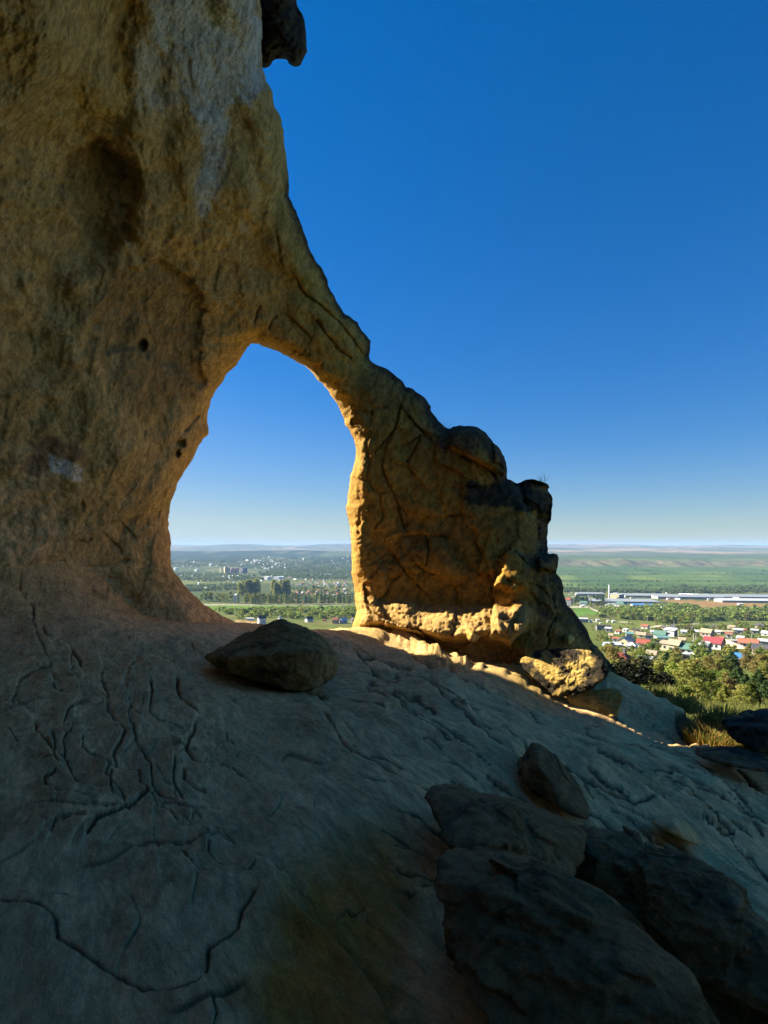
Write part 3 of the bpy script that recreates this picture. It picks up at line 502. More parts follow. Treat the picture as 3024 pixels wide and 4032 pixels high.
for k in range(80):                              # smaller broken ledge lines down the right-hand slope
    x0 = RNG.uniform(1350, 2950); y0 = RNG.uniform(2560, 3600)
    if y0 < 2480 + (x0 - 1350) * .26: continue
    L = RNG.uniform(40, 190); s = .52 + .28 * (x0 - 1400) / 1500 * RNG.uniform(.6, 1.2)
    CR4.append([(x0 + t * L, y0 + t * L * s + 7 * math.sin(t * 5 + k)) for t in (0, .3, .6, 1)])
dep = np.zeros(len(q)); crk = .6 * crk0
def fgroove(lines, amp, w, step, fall, seed):
    global dep
    for k, L in enumerate(lines):
        L = densify(L, 9, 3.2, seed + k); d, s, nr = seg_dist(px, L, reach=fall * 2.5)
        m = d < 1e8; D = q[m, 1]; t = np.linspace(0, 1, len(L)); taper = 1.
        ww = w * (1 + .4 * math.sin(k * 2.1)) * (.9 + .28 * np.sin(nr[m, 0] / 21 + nr[m, 1] / 27 + k * 1.7)); sc = D / F                                  # groove a few centimetres wide
        dep[m] -= (amp * sc * 10) * np.exp(-(d[m] / ww) ** 2) * (.8 + .2 * np.sin(nr[m, 0] / 37 + k))
        dep[m] += np.where(s[m] > 0, 1, -.15) * step * sc * 10 * np.exp(-(d[m] / fall) ** 2); crk[m] = np.maximum(crk[m], np.exp(-(d[m] / (ww * 1.15)) ** 2))
fgroove(CR, 2.4, 3.6, 1.0, 80, 200); fgroove(CRF, 1.3, 3.4, .7, 70, 520); fgroove(CR2, 1.6, 8, 1.1, 150, 260); fgroove(CR3, 1.9, 5.4, 1.0, 100, 300); fgroove(CR4, 1.1, 4.6, .55, 80, 330); fgroove(CR5, 1.7, 5.4, 1.1, 90, 480)
zf += dep
# dirt pocket in the foreground, dip behind the sunlit lip at the pillar's foot
soil = softmask(px, Z(0, 2300, .9042, [(1150, 1900), (1080, 1700), (1120, 1450), (1250, 1320), (1420, 1200), (1700, 1140), (1760, 1300), (1800, 2100), (1150, 2100)]), 150, 60, 41)
zf -= .04 * soil; zf += soil * .006 * fbm(q3 * 7, 3, 141)
dip = softmask(px, Z(1300, 2200, .36166, [(760, 760), (880, 820), (980, 880), (1120, 950), (1230, 985), (1350, 1010), (1480, 1060), (1800, 1080), (1950, 1080), (2020, 1010), (1900, 820), (1659, 700), (1450, 640), (1250, 720), (1000, 720), (850, 690)]), 7, 6, 42)
dip = dip * (px[:, 1] < 2620); zf -= .24 * dip
lip = softmask(px, Z(1300, 2200, .36166, [(700, 740), (830, 800), (980, 900), (1120, 960), (1230, 975), (1400, 1010), (1500, 1060), (1480, 1130), (1250, 1090), (1050, 1000), (820, 890), (680, 800)]), 9, 8, 43); zf += lip * (.13 + .05 * fbm(q3 * 4, 3, 145))
gully = softmask(px, Z(2400, 2300, .3761, [(680, 1330), (900, 1340), (1080, 1400), (1130, 1470), (960, 1520), (960, 1690), (880, 1690), (760, 1580), (690, 1460)]), 10, 8, 44); zf -= .12 * gully
Vfl = np.c_[q, zf]
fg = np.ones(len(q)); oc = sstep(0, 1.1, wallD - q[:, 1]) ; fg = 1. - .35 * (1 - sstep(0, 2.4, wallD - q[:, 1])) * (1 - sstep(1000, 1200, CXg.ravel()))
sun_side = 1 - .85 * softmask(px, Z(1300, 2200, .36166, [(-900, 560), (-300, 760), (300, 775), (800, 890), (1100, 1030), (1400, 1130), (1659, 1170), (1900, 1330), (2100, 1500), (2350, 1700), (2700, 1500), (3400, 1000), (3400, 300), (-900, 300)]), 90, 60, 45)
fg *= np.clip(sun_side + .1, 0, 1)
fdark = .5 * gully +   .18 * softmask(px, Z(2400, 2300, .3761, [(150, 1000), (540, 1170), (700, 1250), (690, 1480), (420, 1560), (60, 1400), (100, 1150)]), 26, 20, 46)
fst = np.maximum(soil * .85, gully * .4); crk = np.clip(np.maximum(crk * .9, autoc), 0, 1)
nx, ny = len(cX), len(rY); ix = np.arange(nx * ny).reshape(ny, nx)
qd = np.stack([ix[:-1, :-1], ix[:-1, 1:], ix[1:, 1:], ix[1:, :-1]], -1).reshape(-1, 4)
keep = (np.abs(Vfl[qd][:, :, 0]).max(1) < 13) & (Vfl[qd][:, :, 1].max(1) < 18.2); qd = qd[keep]
us = np.unique(qd); rm = -np.ones(len(q), int); rm[us] = np.arange(len(us))
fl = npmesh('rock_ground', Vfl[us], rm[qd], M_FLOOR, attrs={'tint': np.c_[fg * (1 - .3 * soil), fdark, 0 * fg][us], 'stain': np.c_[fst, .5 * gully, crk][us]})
tag(fl, kind='structure')
def floor_z(x, y):
    d = np.hypot(Vfl[us][:, 0] - x, Vfl[us][:, 1] - y); return float(Vfl[us][d.argmin(), 2])

# ------------------------------------------------------------------ loose boulders and outcrops
def ico(n):
    bm = bmesh.new(); bmesh.ops.create_icosphere(bm, subdivisions=n, radius=1)
    v = np.array([x.co[:] for x in bm.verts]); f = np.array([[a.index for a in t.verts] for t in bm.faces]); bm.free(); return v, f
ICO = {k: ico(k) for k in (3, 4, 5, 6, 7)}
def hull_rock(name, pts, mat, sub=6, p=14, amp=.04, seed=0, label=None, cat='boulder', group=None, worl=0., dark=.0, grey=.3, stain=0., fr=1., ref=None, lay=0., jag=0.):
    """rounded convex lump through the given points; pts are (X, Y, D) with photo pixels"""
    if ref: pts = [(a, b, 11.0 / (.5 * (a - CX) / F + .866) + (c - ref) * .45) for a, b, c in pts]
    P = np.concatenate([ray(a, b, c)[None] for a, b, c in pts]); bm = bmesh.new(); vs = [bm.verts.new(x) for x in P]
    bmesh.ops.convex_hull(bm, input=vs); bm.normal_update(); ctr = P.mean(0)
    pl = {}
    for f in bm.faces:
        nrm = np.array(f.normal[:]); d = nrm @ (np.array(f.verts[0].co[:]) - ctr)
        if d < 0: nrm, d = -nrm, -d
        pl[tuple(np.round(np.r_[nrm, d], 3))] = f.calc_area()
    bm.free(); A = np.array(list(pl)); V, T = ICO[sub]
    h = np.clip(V @ A[:, :3].T / np.maximum(A[:, 3], 1e-3), 0, None); r = (h ** p).sum(1) ** (-1 / p)
    b = V * r[:, None]; S = (P.max(0) - P.min(0)).max(); w = b + ctr
    nz = amp * S * (.9 * fbm(w * 1.6 * fr, 3, seed) + .45 * fbm(w * 5 * fr, 4, seed + 5, .55)) - amp * .5 * S * fbm(w * 3 * fr, 3, seed + 9, .6, True)
    if worl: nz -= worl * S * (np.clip(.6 - worley(w * 4.2 + .5 * fbm(w * 4, 2, seed)[:, None], seed), 0, 1) * 2.2 * sstep(-.15, .35, fbm(w * 1.6, 3, seed + 31)) + .8 * np.clip(.55 - worley(w * 13, seed + 2), 0, 1) + .5 * (.3 - fbm(w * 6, 4, seed + 33, .65, True)))
    if jag: nz += jag * S * (fbm(w * (.9, 1.2, 2.6), 5, seed + 21, .62, True) - .3) + jag * .5 * S * fbm(w * 1.3, 3, seed + 27) + jag * .55 * S * blocks(w * (3.2, 3.2, 4.4) + .25 * fbm(w * 2.5, 2, seed)[:, None], seed)[0]
    if lay: nz += lay * S * np.round(6 * fbm(np.c_[w[:, 0] * .4, w[:, 1] * .4, w[:, 2] * 3.2], 2, seed + 3)) / 6
    w = w + V * nz[:, None]; loc = ctr.copy()
    up = V[:, 2]
    t = np.zeros((len(w), 3)); t[:, 0] = grey; t[:, 1] = np.clip(dark * (1 + 2.2 * fbm(w * 2.2, 3, seed + 41)), 0, 1)
    s = np.zeros((len(w), 3)); s[:, 0] = stain
    o = npmesh(name, w - loc, T, mat, attrs={'tint': t, 'stain': s}); o.location = loc
    if label: tag(o, label, cat, group)
    return o
def dpt(L): return [(a * 1.8228, b * 1.8228, c) for a, b, c in L]
hull_rock('boulder', dpt([(443, 1414, 7.15), (444, 1428, 7.05), (466, 1442, 6.95), (498, 1381, 7.5), (560, 1357, 7.8), (606, 1333, 8.0), (640, 1342, 8.0), (688, 1366, 7.8), (722, 1396, 7.5), (734, 1420, 7.3), (729, 1456, 7.0), (702, 1478, 6.8), (667, 1498, 6.6), (600, 1489, 6.6), (530, 1467, 6.75), (495, 1458, 6.8), (600, 1412, 6.35), (690, 1405, 6.5), (525, 1420, 6.55), (470, 1425, 8.0), (530, 1400, 8.8), (620, 1385, 9.0), (700, 1400, 8.6), (640, 1470, 7.9), (715, 1450, 7.9)]),
  M_BOULDER, 7, 34, .016, 11, 'big angular brown boulder lying alone on the grey rock floor before the opening', grey=.1, dark=.14, fr=1.4, jag=.018)
hull_rock('boulder', Z3 if False else [(x, y, d) for (x, y), d in zip(Z(1500, 2800, .9186, [(588, 235), (603, 190), (648, 133), (692, 140), (742, 182), (765, 235), (805, 285), (855, 345), (893, 405), (885, 470), (790, 440), (700, 380), (600, 300), (680, 240), (650, 150), (760, 250), (860, 380)]), [4.8, 4.8, 4.85, 4.85, 4.8, 4.75, 4.6, 4.45, 4.3, 4.05, 4.1, 4.3, 4.55, 4.4, 5.3, 5.3, 5.0])],
  M_DARK, 6, 26, .02, 23, 'pointed wedge of rock standing on the slope above the dark outcrops', grey=.06, dark=.08, fr=2, jag=.03)
def zp(L): return [(1500 + .9186 * a, 2800 + .9186 * b, d) for a, b, d in L]
hull_rock('rock_outcrop', zp([(183, 360, 3.17), (198, 332, 3.26), (250, 318, 3.34), (345, 335, 3.48), (560, 378, 3.52), (640, 400, 3.52), (740, 455, 3.43), (800, 492, 3.30), (860, 515, 3.21), (800, 560, 2.99), (755, 600, 2.86), (620, 590, 2.73), (480, 570, 2.68), (350, 600, 2.64), (272, 570, 2.68), (215, 470, 2.90), (300, 420, 2.95), (500, 470, 2.90), (400, 520, 3.70), (700, 560, 3.52), (420, 690, 2.72), (700, 760, 2.75), (800, 750, 2.8), (870, 680, 2.95)]),
  M_DARK, 6, 34, .024, 31, 'blunt dark rock slab jutting left above the two big foreground outcrops', 'rock', grey=.06, dark=.08, fr=2, lay=.004, jag=.08)
hull_rock('rock_outcrop', zp([(246, 665, 2.2), (262, 620, 2.3), (310, 596, 2.4), (430, 580, 2.5), (520, 610, 2.5), (630, 603, 2.5), (692, 645, 2.4), (745, 722, 2.25), (850, 802, 2.12), (960, 864, 2.05), (1060, 908, 2.0), (1120, 960, 1.94), (1150, 1008, 1.88), (1260, 1088, 1.76), (1360, 1182, 1.68), (1410, 1272, 1.6), (1460, 1380, 1.52), (1350, 1700, 1.36), (700, 1700, 1.38), (420, 1300, 1.58), (320, 1120, 1.72), (275, 900, 1.92), (330, 760, 1.98), (480, 760, 1.93), (600, 850, 1.85), (800, 1000, 1.74), (1100, 1180, 1.6), (600, 1000, 2.5), (1200, 1300, 2.3)]),
  M_DARK, 7, 30, .026, 37, 'huge dark rounded outcrop filling the bottom right foreground', 'rock', grey=.06, dark=.12, fr=2.2, jag=.085)
hull_rock('rock_outcrop', zp([(780, 590, 3.3), (880, 490, 3.45), (960, 528, 3.4), (1100, 552, 3.35), (1250, 590, 3.25), (1335, 648, 3.15), (1430, 728, 3.0), (1500, 820, 2.85), (1570, 910, 2.7), (1670, 1000, 2.6), (1900, 1250, 2.4), (1900, 1600, 2.2), (1500, 1500, 2.45), (1300, 1200, 2.7), (1100, 1000, 2.9), (900, 850, 3.1), (760, 720, 3.2), (700, 640, 3.3), (1000, 640, 3.05), (1250, 760, 2.85), (1500, 1000, 2.6), (1200, 800, 3.7), (1600, 1200, 3.3)]),
  M_DARK, 7, 30, .024, 41, 'long dark ridge of rock sloping down to the right behind the foreground outcrop', 'rock', grey=.1, dark=.1, fr=2, lay=.003, jag=.08)
hull_rock('rock_hump', zp([(1148, 475, 4.7), (1160, 455, 4.8), (1205, 438, 4.9), (1275, 440, 4.95), (1335, 490, 4.8), (1375, 562, 4.55), (1350, 580, 4.4), (1250, 530, 4.35), (1180, 500, 4.45), (1250, 480, 4.4), (1270, 530, 5.0), (1330, 560, 5.0)]),
  M_FLOOR, 5, 14, .02, 43, 'small low hump of rock breaking the smooth slope to the right', 'rock', grey=.8, fr=3)
def z8(L): return [(1800 + .42194 * a, 2300 + .42194 * b, d) for a, b, d in L]
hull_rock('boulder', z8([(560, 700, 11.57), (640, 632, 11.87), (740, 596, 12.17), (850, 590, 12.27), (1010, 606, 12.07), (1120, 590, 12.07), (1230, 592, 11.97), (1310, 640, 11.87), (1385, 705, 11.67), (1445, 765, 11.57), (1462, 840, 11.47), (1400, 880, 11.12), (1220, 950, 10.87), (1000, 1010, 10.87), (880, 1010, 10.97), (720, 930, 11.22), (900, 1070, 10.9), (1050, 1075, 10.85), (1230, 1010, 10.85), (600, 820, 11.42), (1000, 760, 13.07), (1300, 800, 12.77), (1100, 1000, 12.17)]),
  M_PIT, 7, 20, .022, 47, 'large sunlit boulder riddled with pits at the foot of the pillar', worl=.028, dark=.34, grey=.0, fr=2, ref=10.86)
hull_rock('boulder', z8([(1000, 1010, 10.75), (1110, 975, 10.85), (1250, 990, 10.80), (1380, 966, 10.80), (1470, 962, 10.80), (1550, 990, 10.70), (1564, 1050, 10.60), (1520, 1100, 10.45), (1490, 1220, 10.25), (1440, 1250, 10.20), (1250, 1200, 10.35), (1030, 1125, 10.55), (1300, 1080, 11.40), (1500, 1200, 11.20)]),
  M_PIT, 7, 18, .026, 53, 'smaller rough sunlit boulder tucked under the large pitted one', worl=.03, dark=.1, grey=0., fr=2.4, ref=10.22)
hull_rock('stone', z8([(76, 450, 11.95), (100, 406, 12.15), (150, 404, 12.15), (185, 440, 12.05), (215, 490, 11.95), (190, 530, 11.75), (148, 552, 11.70), (100, 520, 11.75), (140, 470, 11.65), (150, 480, 12.45)]),
  M_PIT, 5, 16, .03, 57, 'fist shaped ochre stone in the shaded hollow under the ledge', 'stone', grey=0., fr=4)
hull_rock('stone', z8([(985, 490, 12.20), (1005, 448, 12.40), (1050, 436, 12.40), (1090, 470, 12.30), (1100, 520, 12.20), (1070, 560, 12.00), (1030, 575, 11.90), (1000, 540, 12.00), (1040, 500, 11.85), (1050, 510, 12.70)]),
  M_PIT, 5, 16, .03, 59, 'roundish brown stone lodged above the pitted boulder', 'stone', grey=0., dark=.1, fr=4)
hull_rock('stone', z8([(645, 440, 12.20), (670, 415, 12.30), (710, 412, 12.30), (728, 440, 12.20), (710, 470, 12.00), (660, 470, 12.00), (690, 440, 12.50)]), M_PIT, 4, 14, .03, 61, 'small pale stone beside the grass tuft at the pillar foot', 'stone', grey=0., fr=5)
def z1(L): return [(2400 + .3761 * a, 2300 + .3761 * b, d) for a, b, d in L]
hull_rock('boulder', z1([(1210, 1450, 8.0), (1255, 1405, 8.3), (1400, 1325, 8.6), (1500, 1302, 8.7), (1680, 1300, 8.8), (1900, 1340, 8.6), (1900, 1800, 7.2), (1659, 1800, 7.2), (1400, 1700, 7.35), (1260, 1610, 7.6), (1225, 1550, 7.8), (1400, 1500, 7.5), (1650, 1500, 7.4), (1600, 1600, 9.4), (1850, 1600, 9.2)]),
  M_DARK, 6, 20, .03, 67, 'black lichen covered boulder at the right edge above the grass tuft', worl=.012, dark=.34, grey=.1, fr=2, lay=.01, jag=.05)
hull_rock('rock_ledge', z1([(885, 1735, 7.5), (930, 1720, 7.7), (1080, 1708, 7.8), (1300, 1690, 7.8), (1700, 1680, 7.8), (1900, 1720, 7.6), (1900, 1990, 6.6), (1600, 1960, 6.6), (1250, 1880, 6.8), (1020, 1850, 7.0), (900, 1790, 7.25), (1200, 1780, 7.1), (1400, 1850, 8.0)]),
  M_DARK, 6, 18, .02, 71, 'flat dark ledge of rock beneath the black boulder at the right edge', 'rock', dark=.2, grey=.1, stain=.2, fr=2, lay=.01, jag=.05)
rr = random.Random(5)
for k in range(9):                               # crumbs beside the big boulder
    X = rr.uniform(690, 705) if k < 6 else rr.uniform(660, 720); Y = rr.uniform(1478, 1496); d = 6.55; p0 = ray(X * 1.8228, Y * 1.8228, d)
    z0 = floor_z(p0[0], p0[1]); V, T = ICO[3]; r = rr.uniform(.018, .05)
    o = npmesh('pebble', V * (1, .8, .6) * r * (1 + .3 * fbm(V * 1.5, 2, k))[:, None], T, M_BOULDER, attrs={'tint': np.tile((.3, 0, 0), (len(V), 1)), 'stain': np.zeros((len(V), 3))})
    o.location = (p0[0], p0[1], z0 + r * .4); tag(o, 'little pebble lying against the right end of the big boulder', 'pebble', 'pebbles by the big boulder')
# ------------------------------------------------------------------ the valley: one sheet of ground out to the skyline
PL = np.array([(8, -7.5), (14, -7.5), (22, -12), (50, -22), (100, -31), (250, -50), (480, -71), (800, -92.5), (1200, -103), (1700, -111), (2200, -118), (2700, -113), (3400, -99), (4200, -74), (4900, -50), (5200, -54), (6200, -70), (7400, -38), (8600, 8), (9300, 22), (11500, -60), (14000, -150)], float)
PR = np.array([(8, -6.5), (12, -5.4), (16, -5.7), (20, -6.6), (30, -9.4), (50, -14.8), (75, -20.4), (100, -24.8), (170, -37), (240, -48), (300, -55), (400, -66), (500, -76), (800, -92), (1150, -106), (1600, -112), (2550, -109), (2640, -101), (2800, -76), (3000, -68), (3600, -62), (5000, -48), (7000, -20), (9200, 19), (11500, -60), (14000, -150)], float)
def wR(t): return sstep(.0, .22, t)
def Tz(x, y):
    x = np.asarray(x, float); y = np.asarray(y, float); d = np.maximum(np.hypot(x, y) * .06 + np.maximum(y, 0) * .94, 4); r = np.hypot(x, y)
    dd = np.where(y > 0, y * np.sqrt(1 + .0 * x), r); dd = np.maximum(dd, .35 * r)
    w_ = wR(x / np.maximum(dd, 1)); a = np.interp(dd, PL[:, 0], PL[:, 1]); b = np.interp(dd, PR[:, 0], PR[:, 1])
    z = a * (1 - w_) + b * w_
    p = np.c_[x, y, 0 * x]
    z = z + np.clip(dd / 60 - .2, 0, 1) * .5 * fbm(p / 30, 2, 151) + sstep(2000, 4500, dd) * 13 * fbm(p / 700, 4, 152) + sstep(2800, 6000, dd) * 9 * fbm(p / 1500, 4, 153, .55, True) * (1 - sstep(8300, 9000, dd))
    bl = np.exp(-((dd - 2720) / 110) ** 2) * w_; z = z + bl * 30 * (np.abs(perlin(np.c_[x / 95, y / 400, 0 * x], 154)) - .3)
    z = z + sstep(7400, 8900, dd) * (26 * sstep(-.12, .12, perlin(np.c_[x / 1500, 0 * x, 0 * x], 155)) - 8 + 8 * perlin(np.c_[x / 600, 0 * x, 0 * x], 156))
    return z
_DG = np.concatenate([np.arange(9, 60, .5), np.arange(60, 400, 2.), np.geomspace(400, 9000, 500)])
def gp(X, Y):
    """ground point seen at a photo pixel"""
    t = (X - CX) / F; dn = (Y - HY) / F; w_ = float(wR(np.array(t)))
    z = np.interp(_DG, PL[:, 0], PL[:, 1]) * (1 - w_) + np.interp(_DG, PR[:, 0], PR[:, 1]) * w_
    lo = 250 if w_ < .5 else 9
    k = np.where((-z / _DG <= dn) & (_DG > lo))[0]; d = _DG[k[0]] if len(k) else 8000.
    x, y = t * d, d; return Vector((x, y, float(Tz(np.array([x]), np.array([y]))[0])))
az = np.concatenate([np.arange(-180, -48, 4.), np.arange(-48, 48, .16), np.arange(48, 180.1, 4.)]); az[-1] = 180
rr_ = np.concatenate([np.arange(8, 40, .8), np.geomspace(40, 2500, 240)[0:], np.geomspace(2530, 3200, 60), np.geomspace(3240, 13500, 130)])
AZ, RR = np.meshgrid(np.radians(az[:-1]), rr_); ca_ = np.cos(AZ); rad = RR / np.maximum(ca_, .79)
tx, ty = (rad * np.sin(AZ)).ravel(), (rad * ca_).ravel(); tz_ = Tz(tx, ty)
n_a, n_r = AZ.shape[1], AZ.shape[0]; ii = np.arange(n_a * n_r).reshape(n_r, n_a); nxt = np.roll(ii, -1, axis=1)
tq = np.stack([ii[:-1], nxt[:-1], nxt[1:], ii[1:]], -1).reshape(-1, 4)
tp = proj(np.c_[tx, np.maximum(ty, .1), tz_]); P3 = np.c_[tx, ty, 0 * tx]; fx = ty > 5
dd = np.where(ty > 0, ty, np.hypot(tx, ty)); wr = wR(tx / np.maximum(dd, 1))
def C(*c): return np.array(c)
col = np.tile(C(.105, .135, .035), (len(tx), 1))
def lay(mask, c): global col; m = np.clip(mask, 0, 1)[:, None]; col = col * (1 - m) + np.array(c) * m
nA = fbm(P3 / (35, 60, 1), 4, 161); nB = fbm(P3 / (160, 420, 1), 4, 162); nC = fbm(P3 / (600, 1100, 1), 4, 163); nD = fbm(P3 / (8, 8, 1), 3, 164)
lay(sstep(-.1, .4, nA) * .6, (.15, .135, .05)); lay(sstep(.15, .5, nD) * .35, (.07, .075, .03))
# right: pasture bands, then gullied bluffs and pale ploughland of the plateau
pas = sstep(1180, 1260, dd) * wr; lay(pas, (.095, .155, .035)); lay(pas * sstep(.0, .3, nB) * .8, (.155, .20, .045)); lay(pas * sstep(.05, .35, nC) * .75, (.05, .10, .025)); lay(pas * sstep(.18, .5, nA) * .35, (.06, .09, .03))
lay(pas * np.exp(-((dd - 1640 - 60 * nC) / 35) ** 2) * .7, (.04, .07, .025)); lay(pas * np.exp(-((dd - 2050 + 80 * nB) / 45) ** 2) * .7, (.045, .075, .03))
blf = np.exp(-((dd - 2720) / 120) ** 4) * wr; lay(blf * .8, (.12, .115, .06)); lay(blf * sstep(.0, .4, nA) * .6, (.24, .17, .095))
pla = sstep(2880, 3000, dd) * wr; lay(pla, (.075, .105, .04)); pl2 = sstep(3500, 4300, dd) * wr; lay(pl2, (.15, .15, .075)); lay(pl2 * sstep(.0, .3, nC) * .8, (.33, .24, .16)); lay(pl2 * sstep(-.1, -.4, nC) * .7, (.06, .085, .04)); lay(pl2 * sstep(.15, .35, nB) * .5, (.05, .07, .035))
# left: meadow, settlement, wooded hills, far bare ridge
wl = 1 - wr
lay(wl * sstep(840, 900, dd), (.07, .095, .035)); lay(wl * sstep(1050, 1150, dd) * sstep(.0, .35, nB) * .8, (.14, .155, .05)); lay(wl * np.exp(-((dd - 1560) / 90) ** 4) * .7, (.15, .18, .05)); lay(wl * sstep(.2, .45, nA) * sstep(880, 950, dd) * .5, (.045, .06, .03))
lay(wl * sstep(620, 660, dd) * (1 - sstep(780, 800, dd)), (.10, .19, .02)); lay(wl * sstep(620, 660, dd) * (1 - sstep(780, 800, dd)) * sstep(.0, .4, nA) * .6, (.14, .18, .03))
lay(wl * sstep(795, 800, dd) * (1 - sstep(812, 818, dd)), (.34, .31, .26))                                                         # road beyond the meadow
hil = wl * sstep(2700, 3000, dd); lay(hil, (.02, .038, .016)); lay(hil * sstep(.15, .4, nC) * .7, (.11, .13, .05)); lay(hil * sstep(.3, .5, nB) * .6, (.13, .14, .06))
rdg = wl * sstep(5600, 6300, dd); lay(rdg, (.12, .125, .06)); lay(rdg * sstep(.0, .35, nC) * .8, (.26, .21, .14)); lay(rdg * sstep(-.05, -.35, nB) * .7, (.045, .065, .03))
# lanes, clearings and yards on the near right
def band(poly, c, soft=8, a=1., wob=6, seed=1): lay(softmask(tp, poly, soft, wob, seed) * fx * a, c)
Z1 = lambda L: Z(2400, 2300, .3761, L)
Z4 = lambda L: Z(2150, 2300, .3014, L)
Z5 = lambda L: Z(2600, 2300, .2556, L)
band(Z5([(40, 235), (700, 262), (1659, 300), (1659, 345), (1000, 340), (620, 365), (300, 300)]), (.27, .165, .075), 3)
band(Z1([(950, 420), (1200, 370), (1659, 380), (1659, 420), (1200, 425), (960, 440)]), (.12, .15, .045), 3)
band(Z4([(600, 490), (1659, 480), (1659, 530), (1300, 600), (1000, 640), (860, 600), (860, 540)]), (.135, .165, .045), 3, .8)
band(Z4([(350, 310), (560, 315), (700, 390), (420, 420)]), (.10, .19, .035), 3)
def lane(pts, w, c): 
    d, _, _ = seg_dist(tp, pts, reach=w * 4); lay((1 - sstep(w * .6, w * 1.2, d)) * fx, c)
for L, w_ in ((Z4([(330, 300), (560, 300), (620, 335), (700, 365), (780, 390)]), 2.2), (Z1([(440, 450), (560, 436), (760, 428), (940, 412)]), 1.6), (Z4([(1060, 620), (1150, 605), (1240, 600)]), 1.5), (Z4([(560, 492), (900, 488), (1100, 500)]), 1.4), (Z4([(1340, 570), (1450, 545), (1560, 545)]), 1.7), (Z1([(190, 495), (280, 490), (330, 480)]), 1.3)): lane(L, w_, (.52, .47, .38))
band(Z(640, 2100, .2411, [(1180, 1420), (1300, 1440), (1640, 1450), (1640, 1500), (1300, 1490)]), (.42, .27, .12), 3)
mt, ntt, bt = newmat('valley_ground'); at = nd(ntt, 'ShaderNodeAttribute', attribute_name='col'); g = ntt.nodes.new('ShaderNodeNewGeometry')
n1 = noise(ntt, g.outputs['Position'], .11, 6, .7); n2 = noise(ntt, g.outputs['Position'], 1.3, 5, .7); n3 = noise(ntt, g.outputs['Position'], .012, 6, .7)
c = mixc(ntt, ramp(ntt, n1, .35, .68, 0, .55), at.outputs['Color'], (.5, .5, .5), 'MULTIPLY'); c = mixc(ntt, ramp(ntt, n2, .4, .7, 0, .4), c, (.55, .5, .45), 'MULTIPLY'); c = mixc(ntt, ramp(ntt, n3, .4, .65, 0, .5), c, (.62, .66, .6), 'MULTIPLY')
ntt.links.new(c, bt.inputs['Base Color']); bt.inputs['Roughness'].default_value = 1; bt.inputs['Specular IOR Level'].default_value = .02
gr = npmesh('ground', np.c_[tx, ty, tz_], tq[:, ::-1], mt, attrs={'col': col}); tag(gr, kind='structure')

# ------------------------------------------------------------------ plants
def leaves_mesh(name, cents, size, mats, trunk=None, flat=.3, seed=0, mi=None, elong=1.):
    """crown of many small leaf faces at the given centres"""
    r = np.random.default_rng(seed); n = len(cents); u = r.normal(size=(n, 3)); u[:, 2] *= flat; u /= np.linalg.norm(u, axis=1)[:, None]
    v = np.cross(u, r.normal(size=(n, 3))); v /= np.linalg.norm(v, axis=1)[:, None]; s = size * r.uniform(.6, 1.35, n)[:, None]
    V = np.stack([cents - u * s * elong, cents - v * s * .6, cents + u * s * elong, cents + v * s * .6], 1).reshape(-1, 3); return V, np.arange(4 * n).reshape(n, 4)
def clump_points(n, clumps, r, shell=.55):
    c = clumps[r.integers(0, len(clumps), n)]; d = r.normal(size=(n, 3)); d /= np.linalg.norm(d, axis=1)[:, None]
    return c[:, :3] + d * (c[:, 3:4] * r.uniform(shell, 1.05, (n, 1)) ** .7) * (1, 1, .85)
def crown_clumps(r, h, w, base, n, top=.75):
    out = []
    for k in range(n):
        z = base + (h - base) * r.uniform(.05, 1) ** .8; t = (z - base) / (h - base); ww = w * math.sqrt(max(.04, 1 - (abs(t - .42) / .62) ** 2)); a = r.uniform(0, 6.28); q_ = ww * math.sqrt(r.uniform(.05, 1)) * .8
        out.append((q_ * math.cos(a), q_ * math.sin(a), z, w * r.uniform(.2, .36)))
    return np.array(out)
def branch_mesh(r, h, w, n=9, r0=.09, lean=0):
    m = MB(); p = Vector((0, 0, -.3)); segs = 5; pts = [p]
    for k in range(1, segs + 1): pts.append(Vector((r.normal() * .06 * h * k / segs + lean * k / segs, r.normal() * .06 * h * k / segs, h * .8 * k / segs)))
    for k in range(segs): m.tube(pts[k], pts[k + 1], r0 * (1 - .16 * k), r0 * (1 - .16 * (k + 1)), 7)
    for k in range(n):
        j = r.integers(1, segs); a = r.uniform(0, 6.28); L = w * r.uniform(.5, .95); q_ = pts[j]; e = q_ + Vector((math.cos(a) * L, math.sin(a) * L, L * r.uniform(.3, .9))); m.tube(q_, e, r0 * .4, r0 * .1, 5)
    return m
def proto_tree(seed, h, w, base, nl, size, lm, nclump=22, trunk=True, r0=.09, shell=.5, name='tree'):
    r = np.random.default_rng(seed); cl = crown_clumps(r, h, w, base, nclump); V, Q = leaves_mesh('crown', clump_points(nl, cl, r, shell), size, None, seed=seed)
    me = bpy.data.meshes.new('crown'); tmp = npmesh('crown', V, Q, lm, smooth=False); me = tmp.data; bpy.data.objects.remove(tmp)
    tm = None
    if trunk:
        t = branch_mesh(r, h, w, 9, r0).build('trunk', M_BARK, smooth=True); tm = t.data; bpy.data.objects.remove(t)
    return me, tm
